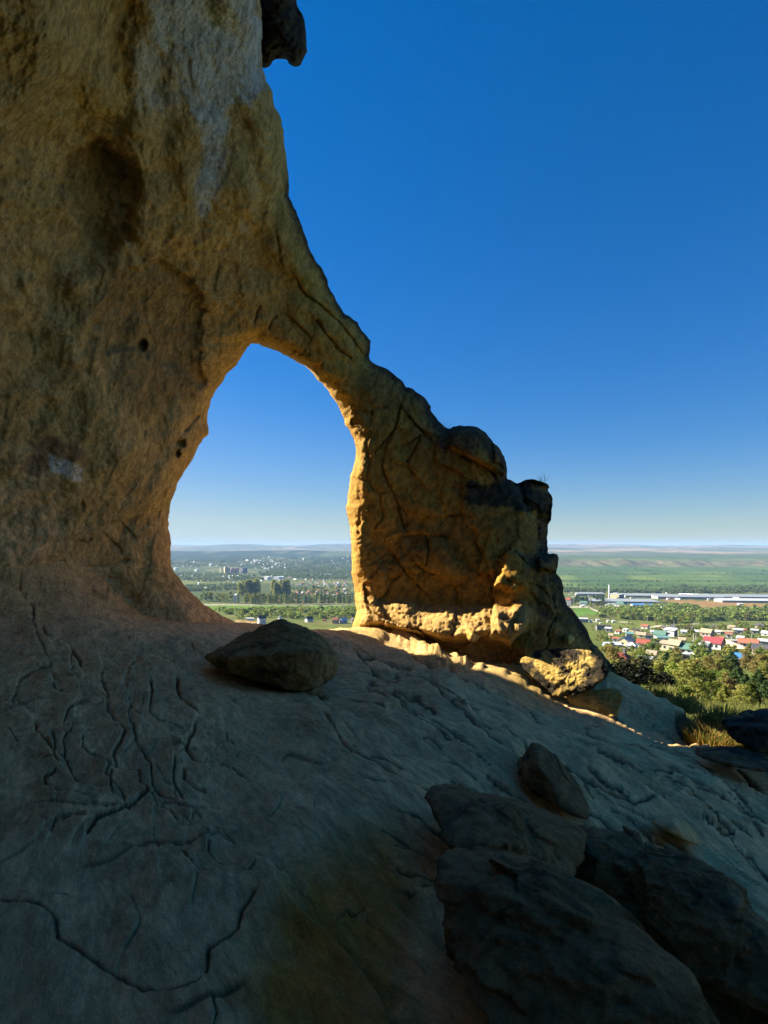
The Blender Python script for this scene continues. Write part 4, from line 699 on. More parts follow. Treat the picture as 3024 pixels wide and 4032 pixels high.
def proto_pine(seed, h, w, nl, size, lm):
    r = np.random.default_rng(seed); C_ = []; m = MB(); m.tube((0, 0, -.3), (0, 0, h * .97), .11, .02, 7)
    nt_ = int(h * 2.2)
    for k in range(nt_):
        z = h * (.12 + .86 * k / nt_); L = w * (1 - (z / h) ** 1.4) * r.uniform(.75, 1.1) + .12; nb = 6 if k < nt_ - 3 else 4
        for b in range(nb):
            a = b * 6.28 / nb + r.uniform(-.4, .4); e = np.array([math.cos(a) * L, math.sin(a) * L, z + L * r.uniform(.0, .35)]); s0 = np.array([0, 0, z]); m.tube(s0, e, .025, .008, 4)
            for t in np.linspace(.35, 1, 5): c = s0 + (e - s0) * t; C_.append((*c, .12 + .16 * L * (1.15 - t * .4)))
    V, Q = leaves_mesh('crown', clump_points(nl, np.array(C_), r, .2), size, None, seed=seed, flat=.7, elong=1.7)
    tmp = npmesh('crown', V, Q, lm, smooth=False); me = tmp.data; bpy.data.objects.remove(tmp); t = m.build('trunk', M_BARK, smooth=True); tm = t.data; bpy.data.objects.remove(t); return me, tm
def near_plant(kind, name, cat, label, loc, s, rz, group=None, sz=None):
    o = empty(name, loc, rz, s)
    if sz: o.scale = (s, s, s * sz)
    cr = bpy.data.objects.new('crown', kind[0]); COL.objects.link(cr); cr.parent = o
    if kind[1]: tr = bpy.data.objects.new('trunk', kind[1]); COL.objects.link(tr); tr.parent = o
    return tag(o, label, cat, group)
BUSH = [proto_tree(301 + k, 2.6, 1.35, .15, 3600, .075, [L_OLIVE, L_BROAD, L_LIME, L_RUST][k], 26, True, .05, .35) for k in range(4)]
TREE = [proto_tree(311 + k, 5.2, 2.0, 1.2, 4200, .11, [L_BROAD, L_OLIVE, L_RUST][k], 30, True, .1, .4) for k in range(3)]
PINE = [proto_pine(321, 5.5, 1.9, 5200, .10, L_PINE), proto_pine(322, 4.6, 1.7, 4600, .10, L_OLIVE), proto_pine(323, 4.0, 1.6, 4600, .09, L_LIME)]
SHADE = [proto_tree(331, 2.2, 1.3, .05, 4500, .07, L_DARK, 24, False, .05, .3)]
def at_d(X, Y, d):
    x = (X - CX) / F * d; return Vector((x, d, float(Tz(np.array([x]), np.array([d]))[0])))
# slope below the rock on the right: (x, y of the crown's top in the enlarged detail, distance, kind, label)
NP = [(250, 880, 15.5, 'S', 'round dark bush in full shade behind the pitted boulder, the larger of two'), (470, 965, 16.5, 'S', 'round dark bush in full shade right of a larger dark bush'),
  (560, 850, 34, 'B0', 'olive green bush just right of the dark shaded bushes'), (700, 860, 32, 'B1', 'dense leafy bush in the middle of the slope thicket'), (820, 840, 30, 'B0', 'tall olive bush with upright twigs above the sunlit grass edge'), (640, 1000, 24, 'B2', 'grey green bush rising over the end of the bare rock hump'), (760, 1080, 21, 'B1', 'low leafy bush over the yellow grass at the rock edge'),
  (960, 880, 33, 'B2', 'broad silvery bush left of the reddish young pine'), (900, 1010, 25, 'B0', 'pale olive bush standing over the shaded gully'), (1060, 1030, 27, 'B2', 'feathery grey green bush in front of the thicket'), (1210, 1040, 24, 'P1', 'young reddish tipped pine in the middle of the thicket'), (1330, 860, 40, 'P0', 'dark pine right of the silvery bush, below the blue roof'),
  (1480, 1010, 23, 'P2', 'bright green young pine near the right edge above the black boulder'), (1560, 880, 36, 'P0', 'dense dark pine at the right edge beyond the bright young pine'), (1430, 930, 38, 'P0', 'bushy dark pine behind the bright green young pine'), (1640, 1000, 30, 'P0', 'dark pine cut by the right edge of the picture'),
  (1140, 880, 42, 'T0', 'leafy tree between the thicket and the houses'), (1050, 770, 60, 'T2', 'brownish budding tree in front of the dark shed'), (880, 790, 58, 'T2', 'rust brown budding tree left of the dark shed'), (1280, 690, 85, 'P0', 'tall dark pine left of the blue roofed house'), (1420, 700, 90, 'T2', 'thin brown tree in front of the blue roofed house'), (1590, 740, 70, 'T2', 'bronze budding tree right of the blue roofed house'), (1640, 830, 55, 'T1', 'olive tree at the right edge under the charcoal roofed house'),
  (600, 700, 95, 'P0', 'dark pine in front of the beige block house'), (690, 720, 92, 'T1', 'olive tree right of the dark pine below the beige houses'), (560, 800, 60, 'T1', 'olive tree beside the grey rubble roofs'), (350, 680, 100, 'T0', 'green tree right of the red hipped roof'), (300, 790, 75, 'T2', 'bare brownish tree beside the red hipped roof'), (20, 650, 70, 'T2', 'spindly brown tree rising beside the rock edge left of the red hipped roof'), (60, 830, 26, 'B0', 'pale green bush on the ledge behind the pitted boulder'),
  (480, 560, 190, 'T0', 'round green tree between the small red roof and the green roofs'), (960, 560, 170, 'T0', 'bushy green tree in front of the crimson roofed house'), (820, 900, 45, 'B1', 'green shrub in the upper thicket'), (1180, 770, 65, 'T1', 'olive tree behind the thicket below the crimson roofed house'), (420, 840, 48, 'B2', 'dusty green bush above the dark shaded bushes'),
  (1020, 920, 40, 'B1', 'leafy shrub behind the silvery bush'), (680, 940, 38, 'B3', 'brown tinged bush at the back of the thicket'), (1250, 950, 36, 'B3', 'rusty bush between the pines'), (1390, 1080, 22, 'B0', 'wispy bush at the foot of the bright young pine'), (560, 1080, 20, 'B2', 'small grey bush peeping over the bare rock hump')]
KD = {'S': SHADE, 'B': BUSH, 'T': TREE, 'P': PINE}; HT = {'S': 2.2, 'B': 2.6, 'T': 5.4, 'P': 5.4}
for k, (zx, zy, d, kd, lb) in enumerate(NP):
    X, Y = 2400 + .3761 * zx, 2300 + .3761 * zy; b = at_d(X, Y, d); top = -(Y - HY) / F * d; h = top - b.z; kk = KD[kd[0]][int(kd[1:] or 0)]
    hh = {'P1': 4.6, 'P2': 4.0}.get(kd, HT[kd[0]])
    s = max(.25, h / hh)
    if s < .35 or s > 2.2: print('plant', k, kd, 'scale', round(s, 2), 'h', round(h, 2))
    near_plant(kk, {'S': 'bush', 'B': 'bush', 'T': 'tree', 'P': 'pine_tree'}[kd[0]], {'S': 'bush', 'B': 'bush', 'T': 'tree', 'P': 'pine tree'}[kd[0]], lb, b, s, k * 2.4)

# trees of the valley floor: the nearest as things, the rest of each wood as one mass
MID = [proto_tree(341 + k, 6.5, 2.7, .8, 420, .42, m, 18, False, .1, .55) for k, m in enumerate((L_BROAD, L_OLIVE, L_LIME, L_RUST, L_BROAD))]
def scatter(poly, n, dmin=0, seed=0):
    r = np.random.default_rng(seed); P = np.array(poly); out = []
    while len(out) < n:
        c = np.c_[r.uniform(P[:, 0].min(), P[:, 0].max(), n * 2), r.uniform(P[:, 1].min(), P[:, 1].max(), n * 2)]; out += list(c[inside(c, poly)])
    return out[:n]
WOODS = []                                        # (points, group, label, category-ish height)
bandR = Z1([(-120, 300), (0, 268), (350, 250), (600, 225), (900, 235), (1000, 300), (1500, 255), (1800, 245), (1800, 395), (1300, 378), (950, 410), (800, 425), (560, 425), (480, 395), (0, 360), (-120, 350)])
hillR = Z1([(640, 470), (760, 440), (1000, 455), (1350, 440), (1800, 410), (1800, 560), (1420, 560), (1330, 520), (980, 540), (800, 560)])
housesR = Z1([(-140, 420), (0, 400), (180, 480), (560, 455), (700, 560), (760, 640), (1000, 720), (1350, 690), (1800, 720), (1800, 900), (-30, 900), (-140, 640)])
meadowR = Z4([(560, 500), (1659, 560), (1200, 680), (620, 680)])
bandL = Z(640, 2100, .2411, [(840, 1235), (1300, 1265), (1900, 1235), (2300, 1230), (4000, 1215), (4000, 1400), (2400, 1400), (1700, 1390), (1100, 1400)])
pts = []
for poly, n, sd_, hs_, g in ((bandR, 230, 1, 1.15, 'R'), (hillR, 60, 2, .75, 'H'), (housesR, 90, 3, .62, 'V'), (meadowR, 14, 4, .6, 'M'), (bandL, 150, 5, 1., 'L')):
    for X, Y in scatter(poly, n, seed=sd_): p = gp(X, Y); pts.append((p.y, p, hs_, g))
LAB = {'R': ('trees of the wood belt beyond the houses', 'leafy tree in the wood belt between the houses and the greenhouses'), 'H': ('bushy trees on the rise behind the houses', 'small bushy tree on the grassy rise behind the crimson roofed house'), 'V': ('garden trees among the houses', 'garden tree growing among the houses below the rock'), 'M': ('lone trees in the rough meadow', 'lone small tree in the rough meadow left of the houses'), 'L': ('trees of the belt seen through the opening', 'leafy tree in the belt seen through the opening before the green meadow')}
HOUSEBOX = []
def clear(p): return not any(abs(p.x - p.y * hx / hy) < hw and -hd - 20 < p.y - hy < hd for hx, hy, hw, hd in HOUSEBOX if hy < 420)
def place_woods():
    pts.sort(key=lambda a: a[0]); rest = []; cnt = 0
    for k, (d, p, s, g) in enumerate(pts):
        if g in 'VHM' and not clear(p): continue
        if cnt < 290:
            cnt += 1; o = bpy.data.objects.new('tree', MID[int(RNG.integers(0, 5)) if g != 'L' else int(RNG.choice([0, 0, 1, 2, 4]))][0]); COL.objects.link(o); o.location = p; q_ = s * RNG.uniform(.6, 1.15); o.scale = (q_ * RNG.uniform(.85, 1.25), q_ * RNG.uniform(.85, 1.25), q_); o.rotation_euler = (0, 0, RNG.uniform(0, 6.28)); tag(o, LAB[g][1], 'tree', LAB[g][0])
        else: rest.append((p, s))
    return rest
# ------------------------------------------------------------------ houses
def paint(n, c, v=.12, s=1.5): return plain(n, c, v, s)
HM = {k: paint('wall_' + k, c) for k, c in dict(cream=(.62, .53, .33), white=(.74, .73, .70), beige=(.46, .38, .26), grey=(.33, .32, .30), brick=(.34, .15, .09), darkgrey=(.17, .17, .18), tan=(.42, .34, .22), orange=(.50, .24, .13), blue=(.36, .42, .50), pink=(.55, .33, .29), darkblue=(.08, .11, .17)).items()}
RM = {k: paint('roof_' + k, c, .15, 1.) for k, c in dict(green=(.09, .18, .145), grey=(.36, .38, .40), red=(.29, .075, .055), crimson=(.25, .05, .06), brown=(.31, .125, .08), tan=(.33, .27, .19), charcoal=(.075, .075, .085), blue=(.05, .19, .48), paleblue=(.48, .51, .55), white=(.72, .73, .74), dark=(.06, .055, .05), glass=(.20, .23, .26), teal=(.10, .22, .23), rust=(.26, .10, .06), vivid=(.42, .07, .035)).items()}
M_GLASS = plain('window_glass', (.03, .035, .045), .1, 3, .25); M_FRAME = plain('window_frame', (.7, .69, .66), .05)
def house(name, label, cat, X0, X1, YB, YT, rot, wall, roof, kind='gable', asp=1.15, win=2, gablewall=None, chim=None, group=None, dist=None, eave=.6):
    """real-size house whose outline spans the given pixels; rot = direction of the ridge in degrees"""
    rot = rot - 12 if -60 < rot < -20 else rot
    Xc = (X0 + X1) / 2; p = gp(Xc, YB) if dist is None else at_d(Xc, YB, dist); d = p.y; sc = d / F; wm = (X1 - X0) * sc; a = math.radians(rot); ca, sa = abs(math.cos(a)), abs(math.sin(a))
    W = wm / (asp * ca + sa); L = asp * W; dn = max(.03, -p.z / d); Hh = max(2.2, (YB - YT) * sc - dn * .55 * (L * sa + W * ca)); rh = {'gable': min(.42 * W, Hh * .45), 'hip': min(.38 * W, Hh * .5), 'flat': .25, 'mono': min(.2 * W, Hh * .3)}[kind]; hw = Hh - rh
    o = empty(name, (p.x, p.y + .5 * (L * sa + W * ca) * .8, p.z), a); HOUSEBOX.append((p.x, p.y + 2, wm * .75, wm))
    m = MB(); l, w_ = L / 2, W / 2; b0 = -2.
    c4 = [(-l, -w_), (l, -w_), (l, w_), (-l, w_)]
    for i in range(4):
        (x1, y1), (x2, y2) = c4[i], c4[(i + 1) % 4]; m.face([(x1, y1, b0), (x2, y2, b0), (x2, y2, hw), (x1, y1, hw)], 1 if i in (1, 3) and gablewall else 0)
    if kind == 'gable':
        for sx_ in (-1, 1):
            P_ = [(sx_ * l, -w_, hw), (sx_ * l, w_, hw), (sx_ * l, 0, Hh - .02)]; m.face(P_ if sx_ > 0 else P_[::-1], 1 if gablewall else 0)
    m.face([(x, y, hw) for x, y in c4], 0)
    m.build('wall', [HM[wall], HM[gablewall or wall]], o)
    r = MB(); e = .35; t = .14; k = rh / w_
    if kind == 'gable':
        for s in (-1, 1):
            lo = hw - k * e; A = [(-l - e, s * (w_ + e), lo), (l + e, s * (w_ + e), lo), (l + e, 0, Hh), (-l - e, 0, Hh)]
            B = [(x, y, z + t) for x, y, z in A]
            if s > 0: A, B = A[::-1], B[::-1]
            r.face(B); r.face(A[::-1])
            for i in range(4): r.face([A[i], A[(i + 1) % 4], B[(i + 1) % 4], B[i]])
    elif kind == 'hip':
        rl = max(.2, l - w_ * .9); E = [(-l - e, -w_ - e, hw), (l + e, -w_ - e, hw), (l + e, w_ + e, hw), (-l - e, w_ + e, hw)]; T = [(-rl, 0, Hh), (rl, 0, Hh)]
        r.face([E[0], E[1], T[1], T[0]]); r.face([E[1], E[2], T[1]]); r.face([E[2], E[3], T[0], T[1]]); r.face([E[3], E[0], T[0]]); r.face(E[::-1])
    elif kind == 'mono':
        A = [(-l - e, -w_ - e, hw + .02), (l + e, -w_ - e, hw + .02), (l + e, w_ + e, Hh), (-l - e, w_ + e, Hh)]; B = [(x, y, z + t) for x, y, z in A]; r.face(B); r.face(A[::-1])
        for i in range(4): r.face([A[i], A[(i + 1) % 4], B[(i + 1) % 4], B[i]])
    else: r.box((0, 0, hw + .15), (L + .5, W + .5, .3))
    ro = r.build('roof', RM[roof], o)
    if chim:
        c_ = MB(); c_.box((l * .35, w_ * .25, Hh + .15), (.55, .55, 1.5)); c_.build('chimney', HM[chim], ro)
    # windows on the two walls that face the camera
    def window(cx, cy, z, along, ww=.9, wh=1.1):
        f = MB(); q_ = .06
        f.box((cx, cy, z), (ww + .22, q_, wh + .22) if along == 'x' else (q_, ww + .22, wh + .22)); fo = f.build('window', M_FRAME, o)
        g_ = MB(); dx = (0, q_ * .5 * (-1 if cy < 0 else 1)) if along == 'x' else (q_ * .5 * (-1 if cx < 0 else 1), 0); g_.box((cx + dx[0], cy + dx[1], z), (ww, .05, wh) if along == 'x' else (.05, ww, wh)); g_.build('pane', M_GLASS, fo)
    if win:
        sy_ = -1 if math.cos(a) > 0 else 1; sx_ = 1 if math.sin(a) < 0 else -1; zz = max(.9, hw * .5)
        for i in range(win): window(-l + L * (i + 1) / (win + 1), sy_ * (w_ + .03), zz, 'x')
        for i in range(max(1, win - 1)): window(sx_ * (l + .03), -w_ + W * (i + 1) / max(2, win), zz, 'y')
        if kind == 'gable' and hw > 2.6 and win > 1: window(sx_ * (l + .03), 0, hw + rh * .25, 'y', .8, .8)
    return tag(o, label, cat, group)
def h1(a, name='house', cat='house', **k):
    lb, x0, x1, yb, yt, rot, wall, roof = a[:8]; X0, Y = 2400 + .3761 * x0, 2300 + .3761 * yb
    return house(name, lb, cat, X0, 2400 + .3761 * x1, Y, 2300 + .3761 * yt, rot, wall, roof, **k)
h1(('two storey cream house with a light grey metal roof, leftmost of the tall houses', 108, 305, 652, 545, 40, 'brick', 'grey'), gablewall='cream', win=2, asp=1.3)
h1(('small white shed with a pale domed tarpaulin in front of the cream house', 195, 318, 672, 604, -30, 'white', 'white'), 'shed', 'shed', kind='hip', win=0)
h1(('white gabled cottage with a small red roof, right of the cream house', 312, 472, 664, 572, -28, 'white', 'red'), win=1)
h1(('white house with a green roof, behind the beige block house', 495, 640, 576, 482, -35, 'white', 'green'), gablewall='darkblue', win=1)  # dark blue gable end: its shade is put into the wall colour
h1(('two storey white house with a pale blue roof, farthest back beside the green roof', 604, 735, 552, 460, -38, 'white', 'paleblue'), gablewall='darkgrey', kind='mono', win=1)
h1(('low beige block house with a tan sloping roof, left of the grey two storey house', 556, 705, 692, 592, -40, 'cream', 'tan'), gablewall='grey', kind='mono', win=1)
h1(('grey two storey house with a pale roof and white window frames, behind the green gable', 648, 795, 742, 580, -42, 'cream', 'tan'), gablewall='grey', win=2, asp=1.05)
h1(('beige gabled bungalow with a bright green roof, in front of the grey house', 772, 985, 748, 620, -38, 'white', 'green'), gablewall='beige', win=2)
h1(('brick house with a crimson roof and white side wall, largest in the row', 1046, 1252, 690, 550, -40, 'white', 'crimson'), gablewall='brick', win=3, chim='brick', asp=1.3)
h1(('dark grey gabled house close against the left of the crimson roofed house', 978, 1086, 712, 595, -48, 'darkgrey', 'grey'), win=2)
h1(('tan house with a weathered tan roof, behind the crimson roofed house', 986, 1116, 556, 465, -40, 'tan', 'tan'), gablewall='darkgrey', win=2)
h1(('low white shed right of the tan house', 1122, 1190, 528, 492, -30, 'white', 'white'), 'shed', 'shed', kind='mono', win=0)
h1(('long low shed with a tan roof right of the white shed', 1190, 1312, 530, 490, -15, 'tan', 'tan'), 'shed', 'shed', kind='mono', win=0, asp=2)
h1(('white house with a reddish brown roof at the right, long pale wall beside it', 1410, 1614, 672, 562, -30, 'white', 'brown'), gablewall='darkgrey', win=2, asp=1.5)
h1(('white house with a charcoal roof at the right edge below the brown roofed house', 1548, 1720, 752, 628, -32, 'white', 'charcoal'), win=2, asp=1.3)
h1(('orange walled house with a red hipped roof and dark chimney, nearest house on the left', 66, 248, 880, 712, -35, 'orange', 'red'), kind='hip', chim='darkgrey', win=2)
h1(('white house with a bright blue roof half hidden by pines', 1318, 1476, 905, 758, -30, 'white', 'blue'), win=1, dist=118)
h1(('small beige cottage with a tan gable left of the dark pine', 410, 524, 772, 698, -30, 'cream', 'tan'), win=1)
h1(('dark flat roofed shed in front of the beige gabled bungalow', 735, 880, 815, 742, -22, 'darkgrey', 'grey'), 'shed', 'shed', kind='flat', win=0)
h1(('little cream cottage with a tan roof behind the small red roof', 308, 412, 565, 502, -30, 'cream', 'tan'), win=1)
h1(('dark blue shed between the small red roof and the green roof', 398, 470, 592, 532, -30, 'darkblue', 'dark'), 'shed', 'shed', kind='mono', win=0)
h1(('low shed with a teal roof behind the cream house', 182, 268, 556, 530, -20, 'grey', 'teal'), 'shed', 'shed', kind='mono', win=0)
h1(('low white outhouse against the left of the crimson roofed house', 1004, 1060, 590, 552, -30, 'white', 'white'), 'shed', 'shed', kind='mono', win=0)
h1(('small ochre shed with a brown roof left of the white poles', 742, 826, 612, 566, -30, 'tan', 'tan'), 'shed', 'shed', win=0)
h1(('teal roofed lean-to in front of the back green roof', 510, 640, 596, 574, -15, 'white', 'teal'), 'shed', 'shed', kind='mono', win=0, asp=2.2)
h1(('grey rubble shed with a patched roof between two trees', 320, 470, 900, 800, -30, 'darkgrey', 'grey'), 'shed', 'shed', kind='mono', win=0)
h1(('pale roofed shed at the right edge beside the brown roofed house', 1590, 1720, 640, 580, -25, 'grey', 'paleblue'), 'shed', 'shed', kind='mono', win=0)
def h4(lb, x0, x1, yb, yt, rot, wall, roof, name='house', cat='house', **k): return house(name, lb, cat, 2150 + .3014 * x0, 2150 + .3014 * x1, 2300 + .3014 * yb, 2300 + .3014 * yt, rot, wall, roof, **k)
h4('long dark flat building with small windows at the edge of the meadow', 670, 852, 606, 538, -6, 'darkgrey', 'dark', 'building', 'building', kind='flat', asp=3, win=4)
h4('low white sheds at the far side of the meadow beside the rock', 440, 560, 500, 440, -10, 'grey', 'grey', 'shed', 'shed', kind='mono', win=0, asp=2)
for k, (x0, x1, yb) in enumerate(((575, 612, 500), (800, 830, 502), (868, 905, 505), (660, 700, 488), (705, 728, 536))):
    h4('tiny white hut along the lane at the top of the meadow', x0, x1, yb, yb - 24, -10, 'white', 'white', 'hut', 'hut', kind='flat', win=0, group='white huts along the meadow lane')
m = MB()
gpt = gp(2150 + .3014 * 870, 2300 + .3014 * 815); s = gpt.y / F * .3014
gh = empty('greenhouse', gpt, 0); fr = MB()
for i in range(15): fr.box((-105 * s + i * 15 * s, 0, 1.1), (.12, 5, .12)); fr.box((-105 * s + i * 15 * s, -2.4, .4), (.12, .12, 1.5))
fr.build('frame', RM['grey'], gh); gl = MB(); gl.face([(-106 * s, -2.5, 1.0), (106 * s, -2.5, 1.0), (106 * s, 2.5, 1.6), (-106 * s, 2.5, 1.6)]); gl.box((0, 0, .2), (210 * s, 4.8, 1.)); gl.build('covering', HM['blue'], gh); tag(gh, 'slatted grey greenhouse frame left of the cream house', 'greenhouse')
# garden wall beside the brown roofed house
a_, b_ = gp(*Z1([(1250, 668)])[0]), gp(*Z1([(1552, 700)])[0]); mid = (a_ + b_) / 2; fw = empty('garden_wall', mid, math.atan2(b_.y - a_.y, b_.x - a_.x)); L = (b_ - a_).length
w_ = MB(); w_.box((0, 0, .2), (L, .25, 2.4)); w_.build('wall', HM['beige'], fw); w_ = MB(); w_.box((0, 0, 1.45), (L, .45, .12)); w_.build('coping', RM['brown'], fw); tag(fw, 'long pale garden wall between the crimson and the brown roofed houses', 'wall')
a_, b_ = gp(*Z1([(1255, 640)])[0]), gp(*Z1([(1420, 650)])[0]); mid = (a_ + b_) / 2; L = (b_ - a_).length
house('shed', 'low pale flat roofed shed behind the long garden wall', 'shed', *[Z1([(1255, 0)])[0][0], Z1([(1420, 0)])[0][0]], Z1([(0, 640)])[0][1], Z1([(0, 600)])[0][1], -4, 'cream', 'grey', kind='flat', asp=3, win=0)
# more of the village: small cottages and sheds half hidden in the gardens
cot = random.Random(31)
for k, (x0, yb) in enumerate(((0, 560), (40, 610), (70, 520), (150, 500), (250, 520), (440, 520), (470, 640), (660, 470), (760, 520), (830, 480), (905, 520), (940, 640), (1080, 470), (1150, 600), (1230, 560), (1330, 520), (1360, 590), (1400, 500), (1500, 520), (1560, 470), (1620, 540), (1260, 480), (560, 470), (350, 470), (-40, 500))):
    wd = cot.uniform(55, 95); wl, rf_ = cot.choice([('white', 'grey'), ('cream', 'tan'), ('white', 'rust'), ('beige', 'charcoal'), ('grey', 'grey'), ('white', 'brown'), ('tan', 'dark'), ('white', 'paleblue')]); X0, Y = 2400 + .3761 * x0, 2300 + .3761 * yb
    house('cottage', 'small garden cottage or shed half hidden among the trees of the village', 'cottage', X0, X0 + .3761 * wd, Y, Y - .3761 * wd * .62, cot.uniform(-48, -25), wl, rf_, kind=cot.choice(['gable', 'gable', 'mono']), win=1, group='small garden cottages among the trees')
# poles
def pole(X, YB, YT, label, col='white', cross=False, group=None, r=.12):
    p = gp(X, YB); h = (YB - YT) * p.y / F; o = empty('utility_pole', p); m = MB(); m.tube((0, 0, -.5), (0, 0, h), r, r * .7, 6); m.build('post', HM[col], o)
    if cross: c_ = MB(); c_.box((0, 0, h * .93), (1.6, .1, .1)); c_.build('crossarm', HM[col], o)
    return tag(o, label, 'pole', group)
for X, Y, T, lb in ((880, 610, 518, 'white pole left of a second one behind the green gabled bungalow'), (905, 600, 522, 'white pole right of its twin behind the green gabled bungalow'), (868, 640, 590, 'stubby white post beside the tree in front of the green roof'), (1275, 620, 540, 'slanting pole right of the crimson roofed house'), (1490, 565, 520, 'pole above the brown roof'), (720, 580, 490, 'pole beside the pale blue roofed house'), (845, 412, 365, 'paired white pole at the lane by the wood belt'), (675, 420, 380, 'slim pole in the wood belt left of the paired pole')):
    pole(2400 + .3761 * X, 2300 + .3761 * Y, 2300 + .3761 * T, lb)
pole(2150 + .3014 * 822, 2300 + .3014 * 600, 2300 + .3014 * 535, 'pole at the end of the long dark building')
pole(2150 + .3014 * 1322, 2300 + .3014 * 490, 2300 + .3014 * 420, 'pole beside the budding trees at the wood edge')

# ------------------------------------------------------------------ works and greenhouses beyond the wood belt
def block(name, label, cat, X0, X1, YB, YT, wall, roof, rot=0, asp=2., kind='flat', win=0, gw=None, group=None): return house(name, label, cat, X0, X1, YB, YT, rot, wall, roof, kind=kind, asp=asp, win=win, gablewall=gw, group=group)
b4 = lambda lb, x0, x1, yb, yt, wall, roof, rot=0, asp=2., kind='flat', win=0, gw=None, name='building', cat='building', group=None: block(name, lb, cat, 2150 + .3014 * x0, 2150 + .3014 * x1, 2300 + .3014 * yb, 2300 + .3014 * yt, wall, roof, rot, asp, kind, win, gw, group)
b4('works building, cream with its right half coloured grey for shade, behind the chimney', 838, 1056, 196, 126, 'cream', 'grey', -38, 1.1, 'flat', 4, 'darkgrey', 'factory', 'factory')  # grey gable colour stands in for shade on the right half
p = gp(2150 + .3014 * 824, 2300 + .3014 * 196); hh = 186 * .3014 * p.y / F; ch = empty('factory_chimney', p); m = MB(); m.tube((0, 0, -1), (0, 0, hh), 1.5, .95, 12); m.build('shaft', HM['white'], ch, True); m = MB(); m.tube((0, 0, hh), (0, 0, hh + .8), 1.15, 1.15, 12); m.build('rim', HM['grey'], ch); tag(ch, 'tall slim white factory chimney left of the cream works building', 'chimney')
b4('white building with a dark green hipped roof in front of the grey hall', 918, 1095, 300, 218, 'white', 'green', -30, 1.2, 'hip', 3)
b4('grey building with a dark red roof edge close to the rock at the left', 258, 372, 262, 172, 'grey', 'red', -30, 1.1, 'hip', 2)
b4('low white house with a green roof left of the poplar', 455, 565, 275, 222, 'white', 'green', -25, 1.4, 'gable', 1)
b4('long hall with a blue roof right of the white green roofed building', 1150, 1480, 292, 255, 'blue', 'blue', -8, 3.5, 'gable', 0, None, 'hall', 'hall')
b4('cream and dark sheds right of the blue hall', 1475, 1600, 282, 236, 'cream', 'dark', -20, 1.6, 'gable', 1)
b4('low building with a green roof at the right end of the works', 1520, 1625, 318, 280, 'white', 'green', -10, 2.2, 'gable', 0)
for k, (lb, x0, x1, yb, yt) in enumerate((('wide grey glasshouse hall in front of the cream works building', 570, 1500, 250, 198), ('long grey glasshouse at the back left of the works', 415, 770, 158, 112), ('long grey glasshouse behind the cream works building', 1055, 1700, 180, 128))):
    b4(lb, x0, x1, yb, yt, 'grey', 'glass', -6, 3.2, 'mono', 0, None, 'glasshouse', 'greenhouse')
b5 = lambda lb, x0, x1, yb, yt, wall, roof, rot=0, asp=2., kind='flat', name='building', cat='building', group=None: block(name, lb, cat, 2600 + .2556 * x0, 2600 + .2556 * x1, 2300 + .2556 * yb, 2300 + .2556 * yt, wall, roof, rot, asp, kind, 0, None, group)
for lb, x0, x1, yb, yt in (('broad dark glasshouse in the middle of the greenhouse field', 0, 1000, 235, 165), ('long pale glasshouse nearest the brown field at the right edge', 1000, 2000, 290, 225), ('dark glasshouse behind, reaching the right edge', 700, 1900, 225, 165)):
    b5(lb, x0, x1, yb, yt, 'grey', 'grey' if 'pale' in lb else 'glass', -6, 4., 'mono', 'glasshouse', 'greenhouse')
for row, (x0, y0, x1, y1, n) in enumerate(((70, 215, 320, 245, 9), (310, 190, 690, 228, 13), (310, 165, 910, 175, 18), (700, 186, 1230, 230, 16))):
    for i in range(n):
        t = (i + .5) / n; X = x0 + (x1 - x0) * t; Y = y0 + (y1 - y0) * t; wd = (x1 - x0) / n * .5
        b5('white rounded end of a plastic greenhouse tunnel in the greenhouse field', X - wd, X + wd, Y, Y - 17, 'white', 'white', 90, 1.6, 'gable', 'greenhouse_tunnel', 'greenhouse', 'rows of white greenhouse tunnels')
for lb, x0, x1, yb in (('small white hut left in the brown field edge, first of three', 108, 150, 246), ('white hut at the front of the dark glasshouse', 735, 775, 252), ('white hut right of another one before the pale glasshouse', 882, 940, 256), ('little white farm building standing in the brown field', 1212, 1290, 328)): b5(lb, x0, x1, yb, yb - 28, 'white', 'white', -10, 1.5, 'flat', 'hut', 'hut')
b5('long shed with a deep blue roof at the far right edge', 1430, 1700, 195, 160, 'white', 'blue', -6, 4., 'gable', 'hall', 'hall')
r4 = random.Random(9)
for k in range(46):
    x = r4.uniform(250, 1000) if k < 34 else r4.uniform(1050, 1700); y = r4.uniform(262, 318) if k % 3 else r4.uniform(120, 190); wd = r4.uniform(14, 40)
    b4('small pale shed or truck in the yards of the works', x, x + wd, y, y - r4.uniform(12, 20), r4.choice(['white', 'white', 'grey', 'cream']), r4.choice(['white', 'grey', 'white', 'red']), r4.choice([-10, -25, 0]), 1.8, 'flat', 0, None, 'shed', 'shed', 'sheds in the yards of the works')
